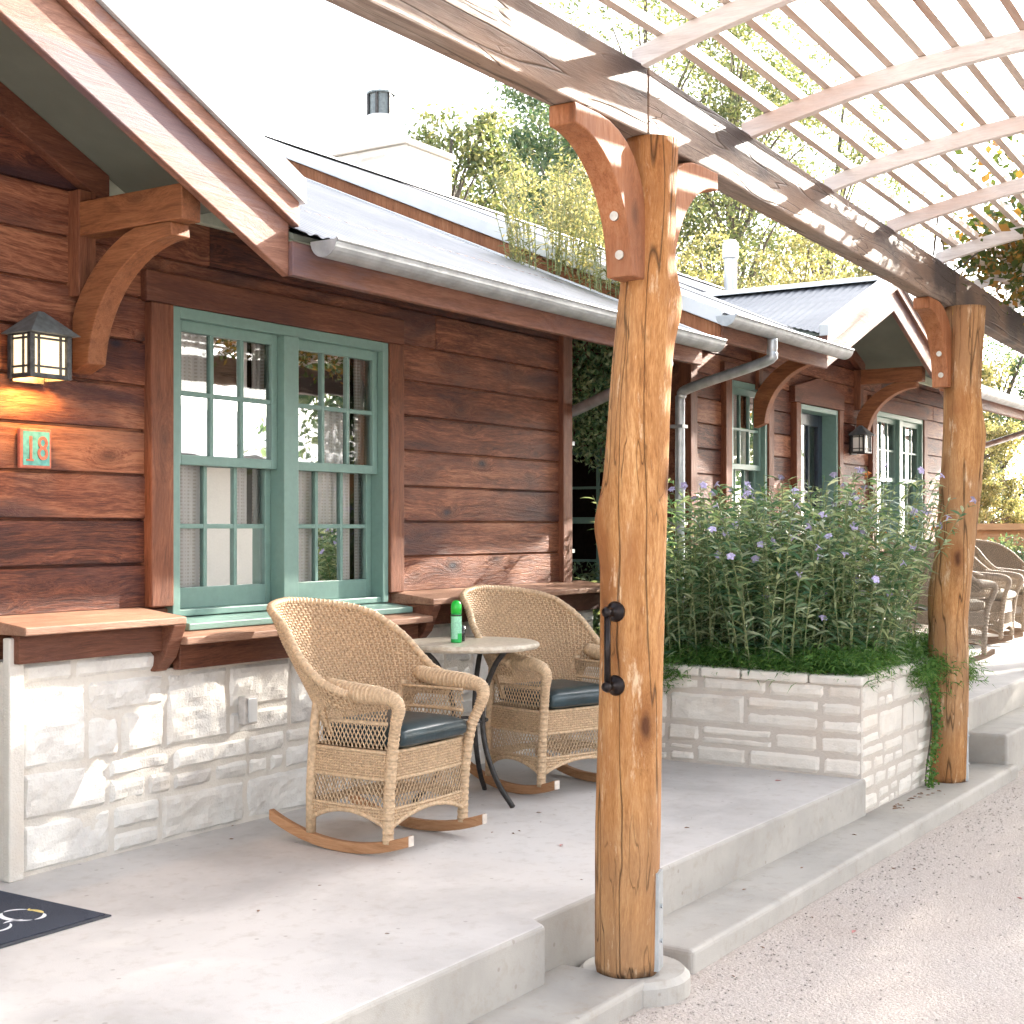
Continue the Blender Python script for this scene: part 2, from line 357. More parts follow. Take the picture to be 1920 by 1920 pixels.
# ------------------------------------------------------------------ mesh helpers
class MB:
    def __init__(s): s.v = []; s.f = []; s.mi = []; s.cur = 0
    def add(s, vs, fs):
        o = len(s.v); s.v.extend([tuple(p) for p in vs])
        for f in fs: s.f.append([i + o for i in f]); s.mi.append(s.cur)
        return s
    def box(s, x0, x1, y0, y1, z0, z1):
        vs = [(x, y, z) for z in (z0, z1) for y in (y0, y1) for x in (x0, x1)]
        return s.add(vs, [(0, 2, 3, 1), (4, 5, 7, 6), (0, 1, 5, 4), (2, 6, 7, 3), (0, 4, 6, 2), (1, 3, 7, 5)])
    def prism(s, poly, axis, a, b):
        """extrude a closed 2-D polygon along axis from a to b; poly in the two other axes (in order)"""
        def P(p, t):
            q = [p[0], p[1]]; q.insert(axis, t); return tuple(q)
        n = len(poly)
        vs = [P(p, a) for p in poly] + [P(p, b) for p in poly]
        fs = [tuple(range(n))[::-1], tuple(range(n, 2 * n))]
        for i in range(n): fs.append((i, (i + 1) % n, n + (i + 1) % n, n + i))
        return s.add(vs, fs)
    def slab(s, pts, d):
        """polygon of 3-D points thickened by vector d"""
        n = len(pts); d = Vector(d)
        vs = [Vector(p) for p in pts] + [Vector(p) + d for p in pts]
        fs = [tuple(range(n))[::-1], tuple(range(n, 2 * n))]
        for i in range(n): fs.append((i, (i + 1) % n, n + (i + 1) % n, n + i))
        return s.add(vs, fs)
    def beam(s, a, b, wdt, hgt, up=(0, 0, 1)):
        a = Vector(a); b = Vector(b); d = (b - a).normalized(); up = Vector(up)
        x = d.cross(up).normalized() * wdt / 2; y = x.normalized().cross(d).normalized() * hgt / 2
        vs = [p + sx * x + sy * y for p in (a, b) for sx, sy in ((-1, -1), (1, -1), (1, 1), (-1, 1))]
        return s.add(vs, [(0, 3, 2, 1), (4, 5, 6, 7), (0, 1, 5, 4), (1, 2, 6, 5), (2, 3, 7, 6), (3, 0, 4, 7)])
    def tube(s, path, rad, n=8, cap=True, squash=None):
        path = [Vector(p) for p in path]; m = len(path)
        rads = rad if isinstance(rad, (list, tuple)) else [rad] * m
        t0 = (path[1] - path[0]).normalized()
        ref = Vector((0, 0, 1)) if abs(t0.z) < .9 else Vector((1, 0, 0))
        x = t0.cross(ref).normalized(); vs = []
        for i, p in enumerate(path):
            t = (path[min(i + 1, m - 1)] - path[max(i - 1, 0)])
            t = t.normalized() if t.length > 1e-9 else t0
            x = (x - t * x.dot(t)); x = x.normalized() if x.length > 1e-6 else t.orthogonal().normalized()
            y = t.cross(x)
            for k in range(n):
                a = 2 * math.pi * k / n
                vs.append(p + (x * math.cos(a) + y * math.sin(a) * (squash or 1)) * rads[i])
        fs = [(i * n + k, i * n + (k + 1) % n, (i + 1) * n + (k + 1) % n, (i + 1) * n + k) for i in range(m - 1) for k in range(n)]
        if cap: fs += [tuple(range(n))[::-1], tuple(range((m - 1) * n, m * n))]
        return s.add(vs, fs)
    def lathe(s, prof, c=(0, 0, 0), n=24):
        vs = []; c = Vector(c)
        for r, z in prof:
            for k in range(n):
                a = 2 * math.pi * k / n; vs.append(c + Vector((r * math.cos(a), r * math.sin(a), z)))
        m = len(prof)
        fs = [(i * n + k, i * n + (k + 1) % n, (i + 1) * n + (k + 1) % n, (i + 1) * n + k) for i in range(m - 1) for k in range(n)]
        fs += [tuple(range(n))[::-1], tuple(range((m - 1) * n, m * n))]
        return s.add(vs, fs)
    def grid(s, pts, nu, nv, close=False):
        fs = []
        for j in range(nv - 1):
            for i in range(nu - 1):
                fs.append((j * nu + i, j * nu + i + 1, (j + 1) * nu + i + 1, (j + 1) * nu + i))
        return s.add(pts, fs)
    def build(s, name, mat, parent=None, smooth=False, bevel=0.0, base=None, segs=2, auto=None):
        me = bpy.data.meshes.new(name)
        off = Vector((0, 0, 0))
        if parent is not None: off = world_loc(parent)
        elif base is not None: off = Vector(base)
        me.from_pydata([(p[0] - off.x, p[1] - off.y, p[2] - off.z) for p in s.v], [], s.f)
        for k in (mat if isinstance(mat, (list, tuple)) else [mat]): me.materials.append(MATS[k])
        if s.cur or any(s.mi): me.polygons.foreach_set('material_index', s.mi)
        bm = bmesh.new(); bm.from_mesh(me); bmesh.ops.recalc_face_normals(bm, faces=bm.faces)
        bm.to_mesh(me); bm.free()
        if smooth: me.polygons.foreach_set('use_smooth', [True] * len(me.polygons))
        me.update()
        o = bpy.data.objects.new(name, me); COL.objects.link(o)
        if parent is not None: o.parent = parent
        elif base is not None: o.location = off
        if bevel > 0:
            b = o.modifiers.new("bevel", 'BEVEL'); b.width = bevel; b.segments = segs; b.limit_method = 'ANGLE'; b.angle_limit = R(40)
            b.harden_normals = False
        return o
def world_loc(o):
    v = Vector(o.location)
    while o.parent is not None: o = o.parent; v = v + Vector(o.location)
    return v
def np_mesh(name, V, F, mat, parent=None, base=None, smooth=False):
    """V (n,3) array, F (m,k) array of constant polygon size"""
    off = np.array(world_loc(parent)) if parent is not None else (np.array(base) if base is not None else np.zeros(3))
    V = np.asarray(V, dtype=np.float64) - off; F = np.asarray(F, dtype=np.int32)
    me = bpy.data.meshes.new(name); k = F.shape[1]
    me.vertices.add(len(V)); me.vertices.foreach_set('co', V.astype(np.float32).ravel())
    me.loops.add(F.size); me.loops.foreach_set('vertex_index', F.ravel())
    me.polygons.add(len(F)); me.polygons.foreach_set('loop_start', np.arange(0, F.size, k, dtype=np.int32))
    me.polygons.foreach_set('loop_total', np.full(len(F), k, dtype=np.int32))
    if smooth: me.polygons.foreach_set('use_smooth', np.ones(len(F), dtype=bool))
    me.materials.append(MATS[mat]); me.update(calc_edges=True); me.validate()
    o = bpy.data.objects.new(name, me); COL.objects.link(o)
    if parent is not None: o.parent = parent
    elif base is not None: o.location = off
    return o
def empty(name, loc, label, cat, group=None):
    o = bpy.data.objects.new(name, None); COL.objects.link(o); o.location = loc; o.empty_display_size = .2
    o['label'] = label; o['category'] = cat
    if group: o['group'] = group
    return o
def tag(o, label=None, cat=None, group=None, kind=None):
    for k, v in (('label', label), ('category', cat), ('group', group), ('kind', kind)):
        if v: o[k] = v
    return o
def copy_tree(o, parent=None):
    c = o.copy(); COL.objects.link(c)
    if parent is not None: c.parent = parent
    for ch in list(o.children): copy_tree(ch, c)
    return c
def arc(c, r, a0, a1, n, plane='xz'):
    out = []
    for i in range(n + 1):
        a = a0 + (a1 - a0) * i / n; p, q = r * math.cos(a), r * math.sin(a)
        out.append({'xz': (c[0] + p, c[1], c[2] + q), 'yz': (c[0], c[1] + p, c[2] + q), 'xy': (c[0] + p, c[1] + q, c[2])}[plane])
    return out
def smooth_path(pts, n=6):
    """Catmull-Rom through pts"""
    P = [Vector(p) for p in pts]; P = [P[0] * 2 - P[1]] + P + [P[-1] * 2 - P[-2]]; out = []
    for i in range(1, len(P) - 2):
        a, b, c, d = P[i - 1:i + 3]
        for k in range(n):
            t = k / n
            out.append(.5 * ((2 * b) + (c - a) * t + (2 * a - 5 * b + 4 * c - d) * t * t + (3 * b - a - 3 * c + d) * t ** 3))
    out.append(P[-2]); return out

def leaf_quads(C, size, aspect=.45, up=.3, D=None, rng=RNG):
    """diamond shaped folded leaves at centres C (n,3)"""
    n = len(C); size = np.broadcast_to(size, (n,))[:, None]
    d = rng.normal(size=(n, 3)) if D is None else D + rng.normal(size=(n, 3)) * .35
    d /= np.linalg.norm(d, axis=1)[:, None]
    r = rng.normal(size=(n, 3)); r[:, 2] += up
    s = np.cross(d, r); s /= np.linalg.norm(s, axis=1)[:, None] + 1e-9
    nn = np.cross(s, d)
    a = C - d * size * .5; b = C + d * size * .5
    l = C + s * size * aspect * .5 + nn * size * .06 - d * size * .06; rr = C - s * size * aspect * .5 + nn * size * .06 - d * size * .06
    V = np.stack([a, l, b, rr], 1).reshape(-1, 3)
    F = np.arange(n * 4).reshape(n, 4)
    return V, F
def blades(P, D, length, width, droop, rng=RNG, segs=3):
    """long narrow leaves: base P, direction D (n,3); returns quads"""
    n = len(P); D = D / (np.linalg.norm(D, axis=1)[:, None] + 1e-9)
    L = np.broadcast_to(length, (n,))[:, None]; W = np.broadcast_to(width, (n,))[:, None]
    r = rng.normal(size=(n, 3)) * .4; r[:, 2] += 1
    s = np.cross(D, r); s /= np.linalg.norm(s, axis=1)[:, None] + 1e-9
    prof = [.35, 1.0, .75, .06] if segs == 3 else [.4, 1.0, .05]
    rows = []
    for k in range(segs + 1):
        t = k / segs
        p = P + D * L * t; p = p - np.array([0, 0, 1.0]) * (droop * L * t * t)
        rows += [p - s * W * .5 * prof[k], p + s * W * .5 * prof[k]]
    V = np.stack(rows, 1).reshape(-1, 3); m = 2 * (segs + 1)
    base = (np.arange(n) * m)[:, None, None]
    q = np.array([[2 * k, 2 * k + 1, 2 * k + 3, 2 * k + 2] for k in range(segs)])[None]
    return V, (base + q).reshape(-1, 4)
# ------------------------------------------------------------------ ground, patio, kerbs
gz = -0.285
mb = MB(); mb.add([(-200, -300, gz), (400, -300, gz), (400, 300, gz), (-200, 300, gz)], [(0, 1, 2, 3)])
tag(mb.build('ground', 'gravel'), kind='structure')
def rough_slab(name, poly, z0, z1, mat, bevel=.018):
    m = MB(); m.prism(poly, 2, z0, z1)
    if isinstance(mat, list): m.mi = [0, 0] + [1] * (len(m.f) - 2)  # sides get a darker concrete than the top: riser shade put into the colour
    o = m.build(name, mat, bevel=bevel, segs=3); tag(o, kind='structure'); return o
rough_slab('patio', [(-3, 2.55), (4.10, 2.545), (4.14, 2.61), (4.6, 2.61), (4.62, 2.585), (7.44, 2.585), (7.44, 6.6), (-3, 6.6)], -.6, 0, ['concrete', 'kerb_and_shaded_riser'], .022)
rough_slab('kerb', [(-3, 2.25), (4.33, 2.27), (4.33, 2.63), (-3, 2.57)], -.6, -.200, 'kerb_and_shaded_riser', .02)
rough_slab('kerb', [(4.70, 2.285), (9.60, 2.31), (9.60, 2.72), (4.70, 2.60)], -.6, -.196, 'kerb_and_shaded_riser', .02)
m = MB(); m.lathe([(.20, -.6), (.20, -.225), (.18, -.205), (.0005, -.2)], (4.44, 2.39, 0), 28)
tag(m.build('post_footing', 'kerb_and_shaded_riser', smooth=False), kind='structure')
rough_slab('patio', [(9.40, 2.62), (26, 2.9), (26, 6.6), (9.40, 6.6)], -.6, .20, ['concrete', 'kerb_and_shaded_riser'], .02)
rough_slab('step', [(9.50, 2.36), (26, 2.55), (26, 2.95), (9.50, 2.66)], -.6, .0, 'kerb_and_shaded_riser', .02)

# small loose stones near the kerb and over the path
pts = []
while len(pts) < 3000:
    X = RNG.uniform(3.0, 14); Y = RNG.uniform(-.5, 2.26)
    if RNG.random() < .5: Y = 2.27 - abs(RNG.normal()) * .22
    pts.append((X, Y))
P = np.array(pts); n = len(P); r = RNG.uniform(.0025, .0075, n)
octv = np.array([(1, 0, 0), (0, 1, 0), (-1, 0, 0), (0, -1, 0), (0, 0, .8), (0, 0, -.6)])
V = (np.c_[P, gz + r * .3][:, None, :] + octv[None] * r[:, None, None] * RNG.uniform(.6, 1.3, (n, 6, 1)))
F = np.array([(0, 1, 4), (1, 2, 4), (2, 3, 4), (3, 0, 4), (1, 0, 5), (2, 1, 5), (3, 2, 5), (0, 3, 5)])
FF = (np.arange(n) * 6)[:, None, None] + F[None]
tag(np_mesh('gravel_stones', V.reshape(-1, 3), FF.reshape(-1, 3), 'gravel'), 'loose pinkish gravel scattered along the path edge', 'gravel', kind='stuff')

# ------------------------------------------------------------------ split-face stone masonry
def fbm(p, o=4):
    return mnoise.fractal(p, 1.0, 2.1, o)
def ashlar(P0, U, N, W, H, seed, amp=.03, cell=.028, gap=.010, rows=(.10, .24), wid=(.20, .52), edge=.016):
    """irregular coursed blocks on the rectangle P0 + u*U + v*Z, bulging along N"""
    rnd = random.Random(seed); m = MB(); P0 = Vector(P0); U = Vector(U); N = Vector(N); Z = Vector((0, 0, 1))
    blocks = []; v = 0.0; hs = []
    while v < H - 1e-6:
        h = rnd.uniform(*rows)
        if H - v - h < rows[0] * .9: h = H - v
        u = 0.0
        while u < W - 1e-6:
            wd = rnd.uniform(*wid) * (1.15 if h > (rows[0] + rows[1]) / 2 else .95)
            if W - u - wd < wid[0] * .7: wd = W - u
            if h > rows[0] * 1.55 and rnd.random() < .38:
                k = rnd.uniform(.36, .62)
                if rnd.random() < .5:
                    blocks += [(u, v, wd, h * k), (u, v + h * k, wd, h * (1 - k))]
                else:
                    j = rnd.uniform(.4, .6)
                    blocks += [(u, v, wd * j, h * k), (u + wd * j, v, wd * (1 - j), h * k), (u, v + h * k, wd, h * (1 - k))]
            else: blocks.append((u, v, wd, h))
            u += wd
        v += h
    for (u, v, wd, h) in blocks:
        g = gap * rnd.uniform(.5, 1.1)
        nu = max(4, int(wd / cell) + 1); nv = max(4, int(h / cell) + 1)
        off = Vector((rnd.uniform(0, 99), rnd.uniform(0, 99), rnd.uniform(0, 99)))
        face = rnd.uniform(.3, 1.0) * amp; tilt = (rnd.uniform(-.5, .5), rnd.uniform(-.5, .5))
        pts = []
        for j in range(nv):
            for i in range(nu):
                a = i / (nu - 1); b = j / (nv - 1)
                uu = u + g + (wd - 2 * g) * a; vv = v + g + (h - 2 * g) * b
                q = Vector((uu * 5, vv * 7, 0)) + off
                e = min(min(a, 1 - a) * wd, min(b, 1 - b) * h)
                k = 1 - math.exp(-e / edge)
                ridge = abs(fbm(q * 1.15, 3)); d = face * (.75 + tilt[0] * (a - .5) + tilt[1] * (b - .5)) + amp * (.55 * fbm(q, 5) - .7 * ridge + .3)
                d = max(d, .001) * k - .006 * (1 - k)
                jit = .004 * (1 - k)
                uu += mnoise.noise(q * 3) * jit * 2; vv += mnoise.noise(q * 3 + off) * jit * 2
                pts.append(P0 + U * uu + Z * vv + N * d)
        m.grid(pts, nu, nv)
    return m

# ------------------------------------------------------------------ cabin
GX, GH, GS = 2.71, 1.63, .475       # gable centre, half width, slope
def gable_z(x): return 2.69 + GS * (GH - abs(x - GX))
WY = 4.72                          # face of the siding
EY, EZ, MS = 3.88, 2.54, .43       # main roof eave edge and slope
RY = 8.2
def main_z(y): return EZ + MS * (y - EY)

cab = empty('cabin', (4.0, 4.72, 0), 'dark timber cabin with white stone base and paired green window behind the near rocking chairs', 'cabin', 'timber guest cabins along the path')

def siding():
    m = MB(); rnd = random.Random(4)
    opens = [(.98, 1.70, .88, 2.34), (2.38, 3.36, -1, 2.31), (4.43, 5.96, .93, 2.335)]
    z = 1.005 - 2 * .193; h = .193
    while z < 3.5:
        z1 = z + h
        if z < 2.85: xr0, xr1 = .28, 7.86; xt0, xt1 = .28, 7.86
        else:
            d0 = GH - (z - 2.69) / GS; d1 = GH - (z1 - 2.69) / GS
            if d0 < .05: break
            d1 = max(d1, .01)
            xr0, xr1, xt0, xt1 = GX - d0, GX + d0, GX - d1, GX + d1
        cuts = [(xr0, xr1)]
        for (a, b, c, d) in opens:
            if z1 > c + .01 and z < d - .01:
                new = []
                for (p, q) in cuts:
                    if p < a: new.append((p, min(q, a)))
                    if q > b: new.append((max(p, b), q))
                cuts = [t for t in new if t[1] > t[0] + .01]
        for (p, q) in cuts:
            # butt joints in the long runs
            js = [p, q]
            if q - p > 2.2 and rnd.random() < .6: js.insert(1, rnd.uniform(p + .7, q - .7))
            for a, b in zip(js[:-1], js[1:]):
                yo = rnd.uniform(-.003, .003)
                ta = a if a > xr0 + 1e-6 or z < 2.85 else xt0
                tb = b if b < xr1 - 1e-6 or z < 2.85 else xt1
                prof = [(.045, z), (.020, z), (yo, z + .003), (yo, z1 - .013), (.020, z1 - .007), (.020, z1), (.045, z1)]
                k = len(prof); vs = []
                for (dy, zz) in prof:
                    t = (zz - z) / h; vs.append((a + (ta - a) * t + .0012, WY + dy, zz))
                for (dy, zz) in prof:
                    t = (zz - z) / h; vs.append((b + (tb - b) * t - .0012, WY + dy, zz))
                fs = [tuple(range(k))[::-1], tuple(range(k, 2 * k))] + [(i, (i + 1) % k, k + (i + 1) % k, k + i) for i in range(k)]
                m.add(vs, fs)
        z = z1
    return m
siding().build('siding', 'siding', cab)
# side and back walls of the cabin body, closed box behind the siding
m = MB(); m.box(.30, .36, WY + .05, 11.6, .0, 2.8); m.box(7.78, 7.84, WY + .05, 11.6, .0, 2.8); m.box(.36, 7.78, 11.5, 11.6, 0, 2.8)
m.build('rear_wall', 'siding', cab)
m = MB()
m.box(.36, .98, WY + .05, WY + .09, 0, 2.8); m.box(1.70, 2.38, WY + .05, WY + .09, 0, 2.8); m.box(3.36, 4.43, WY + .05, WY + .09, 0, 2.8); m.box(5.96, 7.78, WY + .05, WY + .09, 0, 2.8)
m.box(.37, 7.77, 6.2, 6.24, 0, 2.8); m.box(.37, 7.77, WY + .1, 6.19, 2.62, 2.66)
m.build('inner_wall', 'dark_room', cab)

# vertical trim, casings and heads
def trimset(name, boxes, mat, bevel=.006):
    m = MB()
    for b in boxes: m.box(*b)
    return m.build(name, mat, cab, bevel=bevel)
trimset('corner_board', [(7.76, 7.875, 4.685, 4.79, .95, 2.80)], 'trim')
trimset('corner_board', [(.255, .37, 4.685, 4.79, .95, 2.80)], 'trim')
trimset('casing', [(4.29, 4.42, 4.675, 4.755, 1.005, 2.335)], 'trim')
trimset('casing', [(5.965, 6.085, 4.675, 4.755, 1.005, 2.335)], 'trim')
trimset('casing_head', [(4.27, 6.10, 4.685, 4.750, 2.337, 2.475)], 'trim_h')
trimset('casing', [(.86, .975, 4.675, 4.755, 1.005, 2.34)], 'trim')
trimset('casing', [(1.705, 1.82, 4.675, 4.755, 1.005, 2.34)], 'trim')
trimset('casing_head', [(.85, 1.83, 4.685, 4.750, 2.342, 2.475)], 'trim_h')
trimset('casing', [(2.29, 2.395, 4.665, 4.76, .0, 2.26)], 'trim')
trimset('casing', [(3.345, 3.45, 4.665, 4.76, .0, 2.26)], 'trim')
m = MB(); m.prism([(2.26, 2.262), (3.48, 2.262), (3.48, 2.40), (2.87, 2.52), (2.26, 2.40)], 1, 4.668, 4.75); m.build('door_head', 'trim_h', cab, bevel=.005)
# frieze under the soffit and the sloping boards of the gable wall
trimset('frieze', [(4.05, 7.9, 4.69, 4.735, 2.73, 2.875)], 'frieze_green', .004)
trimset('frieze', [(.2, 1.41, 4.69, 4.735, 2.73, 2.875)], 'frieze_green', .004)
for sgn in (-1, 1):
    m = MB(); x0 = GX + sgn * .02; x1 = GX + sgn * 1.34; zt0 = gable_z(x0) - .002; zt1 = gable_z(x1) - .002
    m.slab([(x0, 4.665, zt0), (x1, 4.665, zt1), (x1, 4.665, zt1 - .13), (x0, 4.665, zt0 - .13)], (0, .07, 0)); m.build('gable_trim', 'trim_h', cab, bevel=.005)
    xa = GX + sgn * 1.215
    m = MB(); m.box(xa - .045, xa + .045, 4.655, 4.735, 2.30, gable_z(xa) - .15); m.build('bracket_backing', 'trim', cab, bevel=.005)

# roofs
def corr(pts_fn, n, amp=.009, pitch=.076):
    """corrugated sheet: pts_fn(i) gives bottom and top point for sample i"""
    m = MB(); vs = []
    for i in range(n):
        a, b = pts_fn(i); vs += [a, b]
    m.add(vs, [(2 * i, 2 * i + 2, 2 * i + 3, 2 * i + 1) for i in range(n - 1)])
    return m
def main_sheet(x0, x1):
    n = int((x1 - x0) / .0127) + 1
    def fn(i):
        x = x0 + (x1 - x0) * i / (n - 1); dz = .006 * math.cos(2 * math.pi * x / .0762)
        return (x, EY - .03, main_z(EY - .03) + .02 + dz), (x, RY, main_z(RY) + .02 + dz)
    return corr(fn, n)
main_sheet(GX + GH + .02, 8.24).build('roof', 'metal_roof', cab, smooth=True)
main_sheet(-.86, GX - GH - .02).build('roof', 'metal_roof', cab, smooth=True)
m = MB()
gback = EY + (gable_z(GX) - EZ) / MS
pl = lambda x, y: (x, y, main_z(y) + .012)
m.slab([pl(GX - GH - .02, EY + .28), pl(GX, gback + .30), pl(GX + GH + .02, EY + .28), pl(GX + GH + .02, RY), pl(GX - GH - .02, RY)], (0, 0, .02))
m.slab([(-.86, RY + .001, main_z(RY) + .01), (8.24, RY + .001, main_z(RY) + .01), (8.24, 12.2, main_z(RY) - MS * 4.0), (-.86, 12.2, main_z(RY) - MS * 4.0)], (0, 0, .02))
m.build('roof_back', 'metal_roof', cab)
m = MB(); zr = main_z(RY) + .045
m.slab([(-.89, RY - .16, zr - .065), (8.27, RY - .16, zr - .065), (8.27, RY, zr), (-.89, RY, zr)], (0, 0, .012))
m.slab([(-.89, RY + .001, zr), (8.27, RY + .001, zr), (8.27, RY + .16, zr - .065), (-.89, RY + .16, zr - .065)], (0, 0, .012))
m.build('ridge_cap', 'white_metal', cab)
# soffit boards below the main roof
m = MB()
for (a, b) in ((GX + GH + .03, 8.22), (-.84, GX - GH - .03)):
    m.slab([(a, EY + .05, main_z(EY + .05) - .03), (b, EY + .05, main_z(EY + .05) - .03), (b, 4.76, main_z(4.76) - .03), (a, 4.76, main_z(4.76) - .03)], (0, 0, .025))
    m.slab([(a, 4.762, main_z(4.762) - .03), (b, 4.762, main_z(4.762) - .03), (b, RY, main_z(RY) - .03), (a, RY, main_z(RY) - .03)], (0, 0, .025))
m.build('soffit', 'soffit', cab)
# gable roof: two slopes
for sgn in (-1, 1):
    n = 170
    def fn(i, sgn=sgn):
        y = 3.93 + (gback + .3 - 3.93) * i / (n - 1); dz = .005 * math.cos(2 * math.pi * y / .0762)
        xv = GX + sgn * min(GH + .03, max(.0, (gback - y) / (gback - EY) * GH + .12)) if y > EY + .1 else GX + sgn * (GH + .03)
        return (xv, y, gable_z(xv) + .045 + dz), (GX, y, gable_z(GX) + .045 + dz)
    corr(fn, n).build('gable_roof', 'metal_roof', cab, smooth=True)
    x1 = GX + sgn * (GH + .0)
    m = MB(); m.slab([(GX, 3.985, gable_z(GX)), (x1, 3.985, gable_z(x1)), (x1, 6.2, gable_z(x1)), (GX, 6.2, gable_z(GX))], (0, 0, .022)); m.build('soffit', 'soffit', cab)
    # rake boards: wide lower board, narrow upper board, metal edge
    def rake(name, y0, y1, lo, hi, mat, xa=0.0, xb=GH, bevel=.005):
        a = GX + sgn * xa; b = GX + sgn * xb
        m = MB(); m.slab([(a, y0, gable_z(a) + lo), (b, y0, gable_z(b) + lo), (b, y0, gable_z(b) + hi), (a, y0, gable_z(a) + hi)], (0, y1 - y0, 0))
        return m.build(name, mat, cab, bevel=bevel)
    rake('rake_board', 3.945, 3.983, -.300, -.085, 'fascia', 0, GH + .02)
    rake('rake_board', 3.915, 3.981, -.083, .022, 'fascia', 0, GH + .05)
    rake('rake_flashing', 3.895, 3.97, .0235, .125, 'white_metal', 0, GH + .07, .003)
m = MB()
for sgn in (-1, 1):
    m.slab([(GX, 3.93, gable_z(GX) + .075), (GX + sgn * .16, 3.93, gable_z(GX + .16) + .075), (GX + sgn * .16, gback + .1, gable_z(GX + .16) + .075), (GX, gback + .1, gable_z(GX) + .075)], (0, 0, .01))
m.build('ridge_cap', 'white_metal', cab)
# eave fascia and gutters
for (a, b, nm) in ((GX + GH + .02, 8.21, 'r'), (-.83, GX - GH - .02, 'l')):
    m = MB(); m.box(a, b, 3.925, 3.965, 2.385, 2.525); m.build('fascia', 'fascia', cab, bevel=.005)
    m = MB(); gx0, gx1 = (a + .10, b + .03) if nm == 'r' else (a - .13, b + .16)
    gy, gzz, gr = 3.845, 2.535, .070
    prof = [(gy + gr * math.cos(t), gzz + gr * 1.0 * math.sin(t)) for t in [math.pi + math.pi * i / 14 for i in range(15)]]
    inn = [(gy + (gr - .004) * math.cos(t), gzz + (gr - .004) * math.sin(t)) for t in [2 * math.pi - math.pi * i / 14 for i in range(15)]]
    m.prism(prof + inn, 0, gx0, gx1)
    for xx in (gx0, gx1):
        m.prism(prof, 0, xx - .003, xx + .003)
    m.tube([(gx0, gy - gr, gzz), (gx1, gy - gr, gzz)], .0085, 8)
    # hangers
    k = gx0 + .35
    gut = m.build('gutter', 'gutter_metal', cab, smooth=False)
    h = MB()
    while k < gx1:
        h.box(k - .012, k + .012, gy - gr + .004, 3.95, gzz - .012, gzz - .008); k += .62
    h.build('gutter_hanger', 'gutter_metal', gut)
# verge (gable end) fascias of the main roof at both ends
for x0 in (-.84, 8.20):
    m = MB()
    m.slab([(x0, EY + .06, main_z(EY + .06) - .165), (x0, RY, main_z(RY) - .165), (x0, RY, main_z(RY) - .07), (x0, EY + .06, main_z(EY + .06) - .07)], (.03, 0, 0))
    m.slab([(x0, RY + .001, main_z(RY) - .165), (x0, 12.1, main_z(RY) - .165 - MS * 3.9), (x0, 12.1, main_z(RY) - .07 - MS * 3.9), (x0, RY + .001, main_z(RY) - .07)], (.03, 0, 0))
    m.build('verge_board', 'brace', cab, bevel=.004)
    m = MB(); x1 = x0 - .035 if x0 < 0 else x0 + .005
    m.slab([(x1, EY + .03, main_z(EY + .03) - .068), (x1, RY, main_z(RY) - .068), (x1, RY, main_z(RY) + .035), (x1, EY + .03, main_z(EY + .03) + .035)], (.06, 0, 0))
    m.slab([(x1, RY + .001, main_z(RY) - .068), (x1, 12.1, main_z(RY) - .068 - MS * 3.9), (x1, 12.1, main_z(RY) + .035 - MS * 3.9), (x1, RY + .001, main_z(RY) + .035)], (.06, 0, 0))
    m.build('verge_flashing', 'white_metal', cab, bevel=.004)
    # wall panel under the verge
    m = MB(); xp = .29 if x0 < 0 else 7.80
    m.slab([(xp, 4.80, 2.78), (xp, 11.55, 2.78), (xp, RY, main_z(RY) - .06)], (.05, 0, 0)); m.build('gable_wall', 'siding', cab)
m = MB(); m.slab([(8.14, 4.80, main_z(4.8) - .25), (8.14, RY, main_z(RY) - .25), (8.14, RY, main_z(RY) - .03), (8.14, 4.80, main_z(4.8) - .03)], (.02, 0, 0))
m.slab([(-.77, 4.30, main_z(4.3) - .42), (-.77, RY, main_z(RY) - .42), (-.77, RY, main_z(RY) - .03), (-.77, 4.30, main_z(4.3) - .03)], (.02, 0, 0))
m.build('verge_panel', 'trim_h', cab)

# downspouts
def downspout(pts, zb):
    m = MB(); r = .036
    path = smooth_path(pts, 5)
    m.tube(path, r, 12)
    o = m.build('downspout', 'galvanised', cab, smooth=True)
    b = MB()
    for z in (1.9, 1.2):
        b.box(pts[-1][0] - .045, pts[-1][0] + .045, pts[-1][1] - .042, pts[-1][1] + .06, z - .012, z + .012)
    b.build('strap', 'galvanised', o)
downspout([(-.20, 3.845, 2.47), (-.20, 3.85, 2.38), (-.195, 3.90, 2.315), (-.12, 4.50, 2.175), (-.10, 4.59, 2.12), (-.10, 4.60, 2.02), (-.10, 4.60, 1.2), (-.10, 4.60, .02)], 0)
downspout([(7.55, 3.845, 2.47), (7.55, 3.85, 2.36), (7.57, 3.90, 2.30), (7.87, 4.60, 2.13), (7.915, 4.74, 2.09), (7.92, 4.765, 2.0), (7.92, 4.765, 1.3), (7.92, 4.765, .9)], .9)

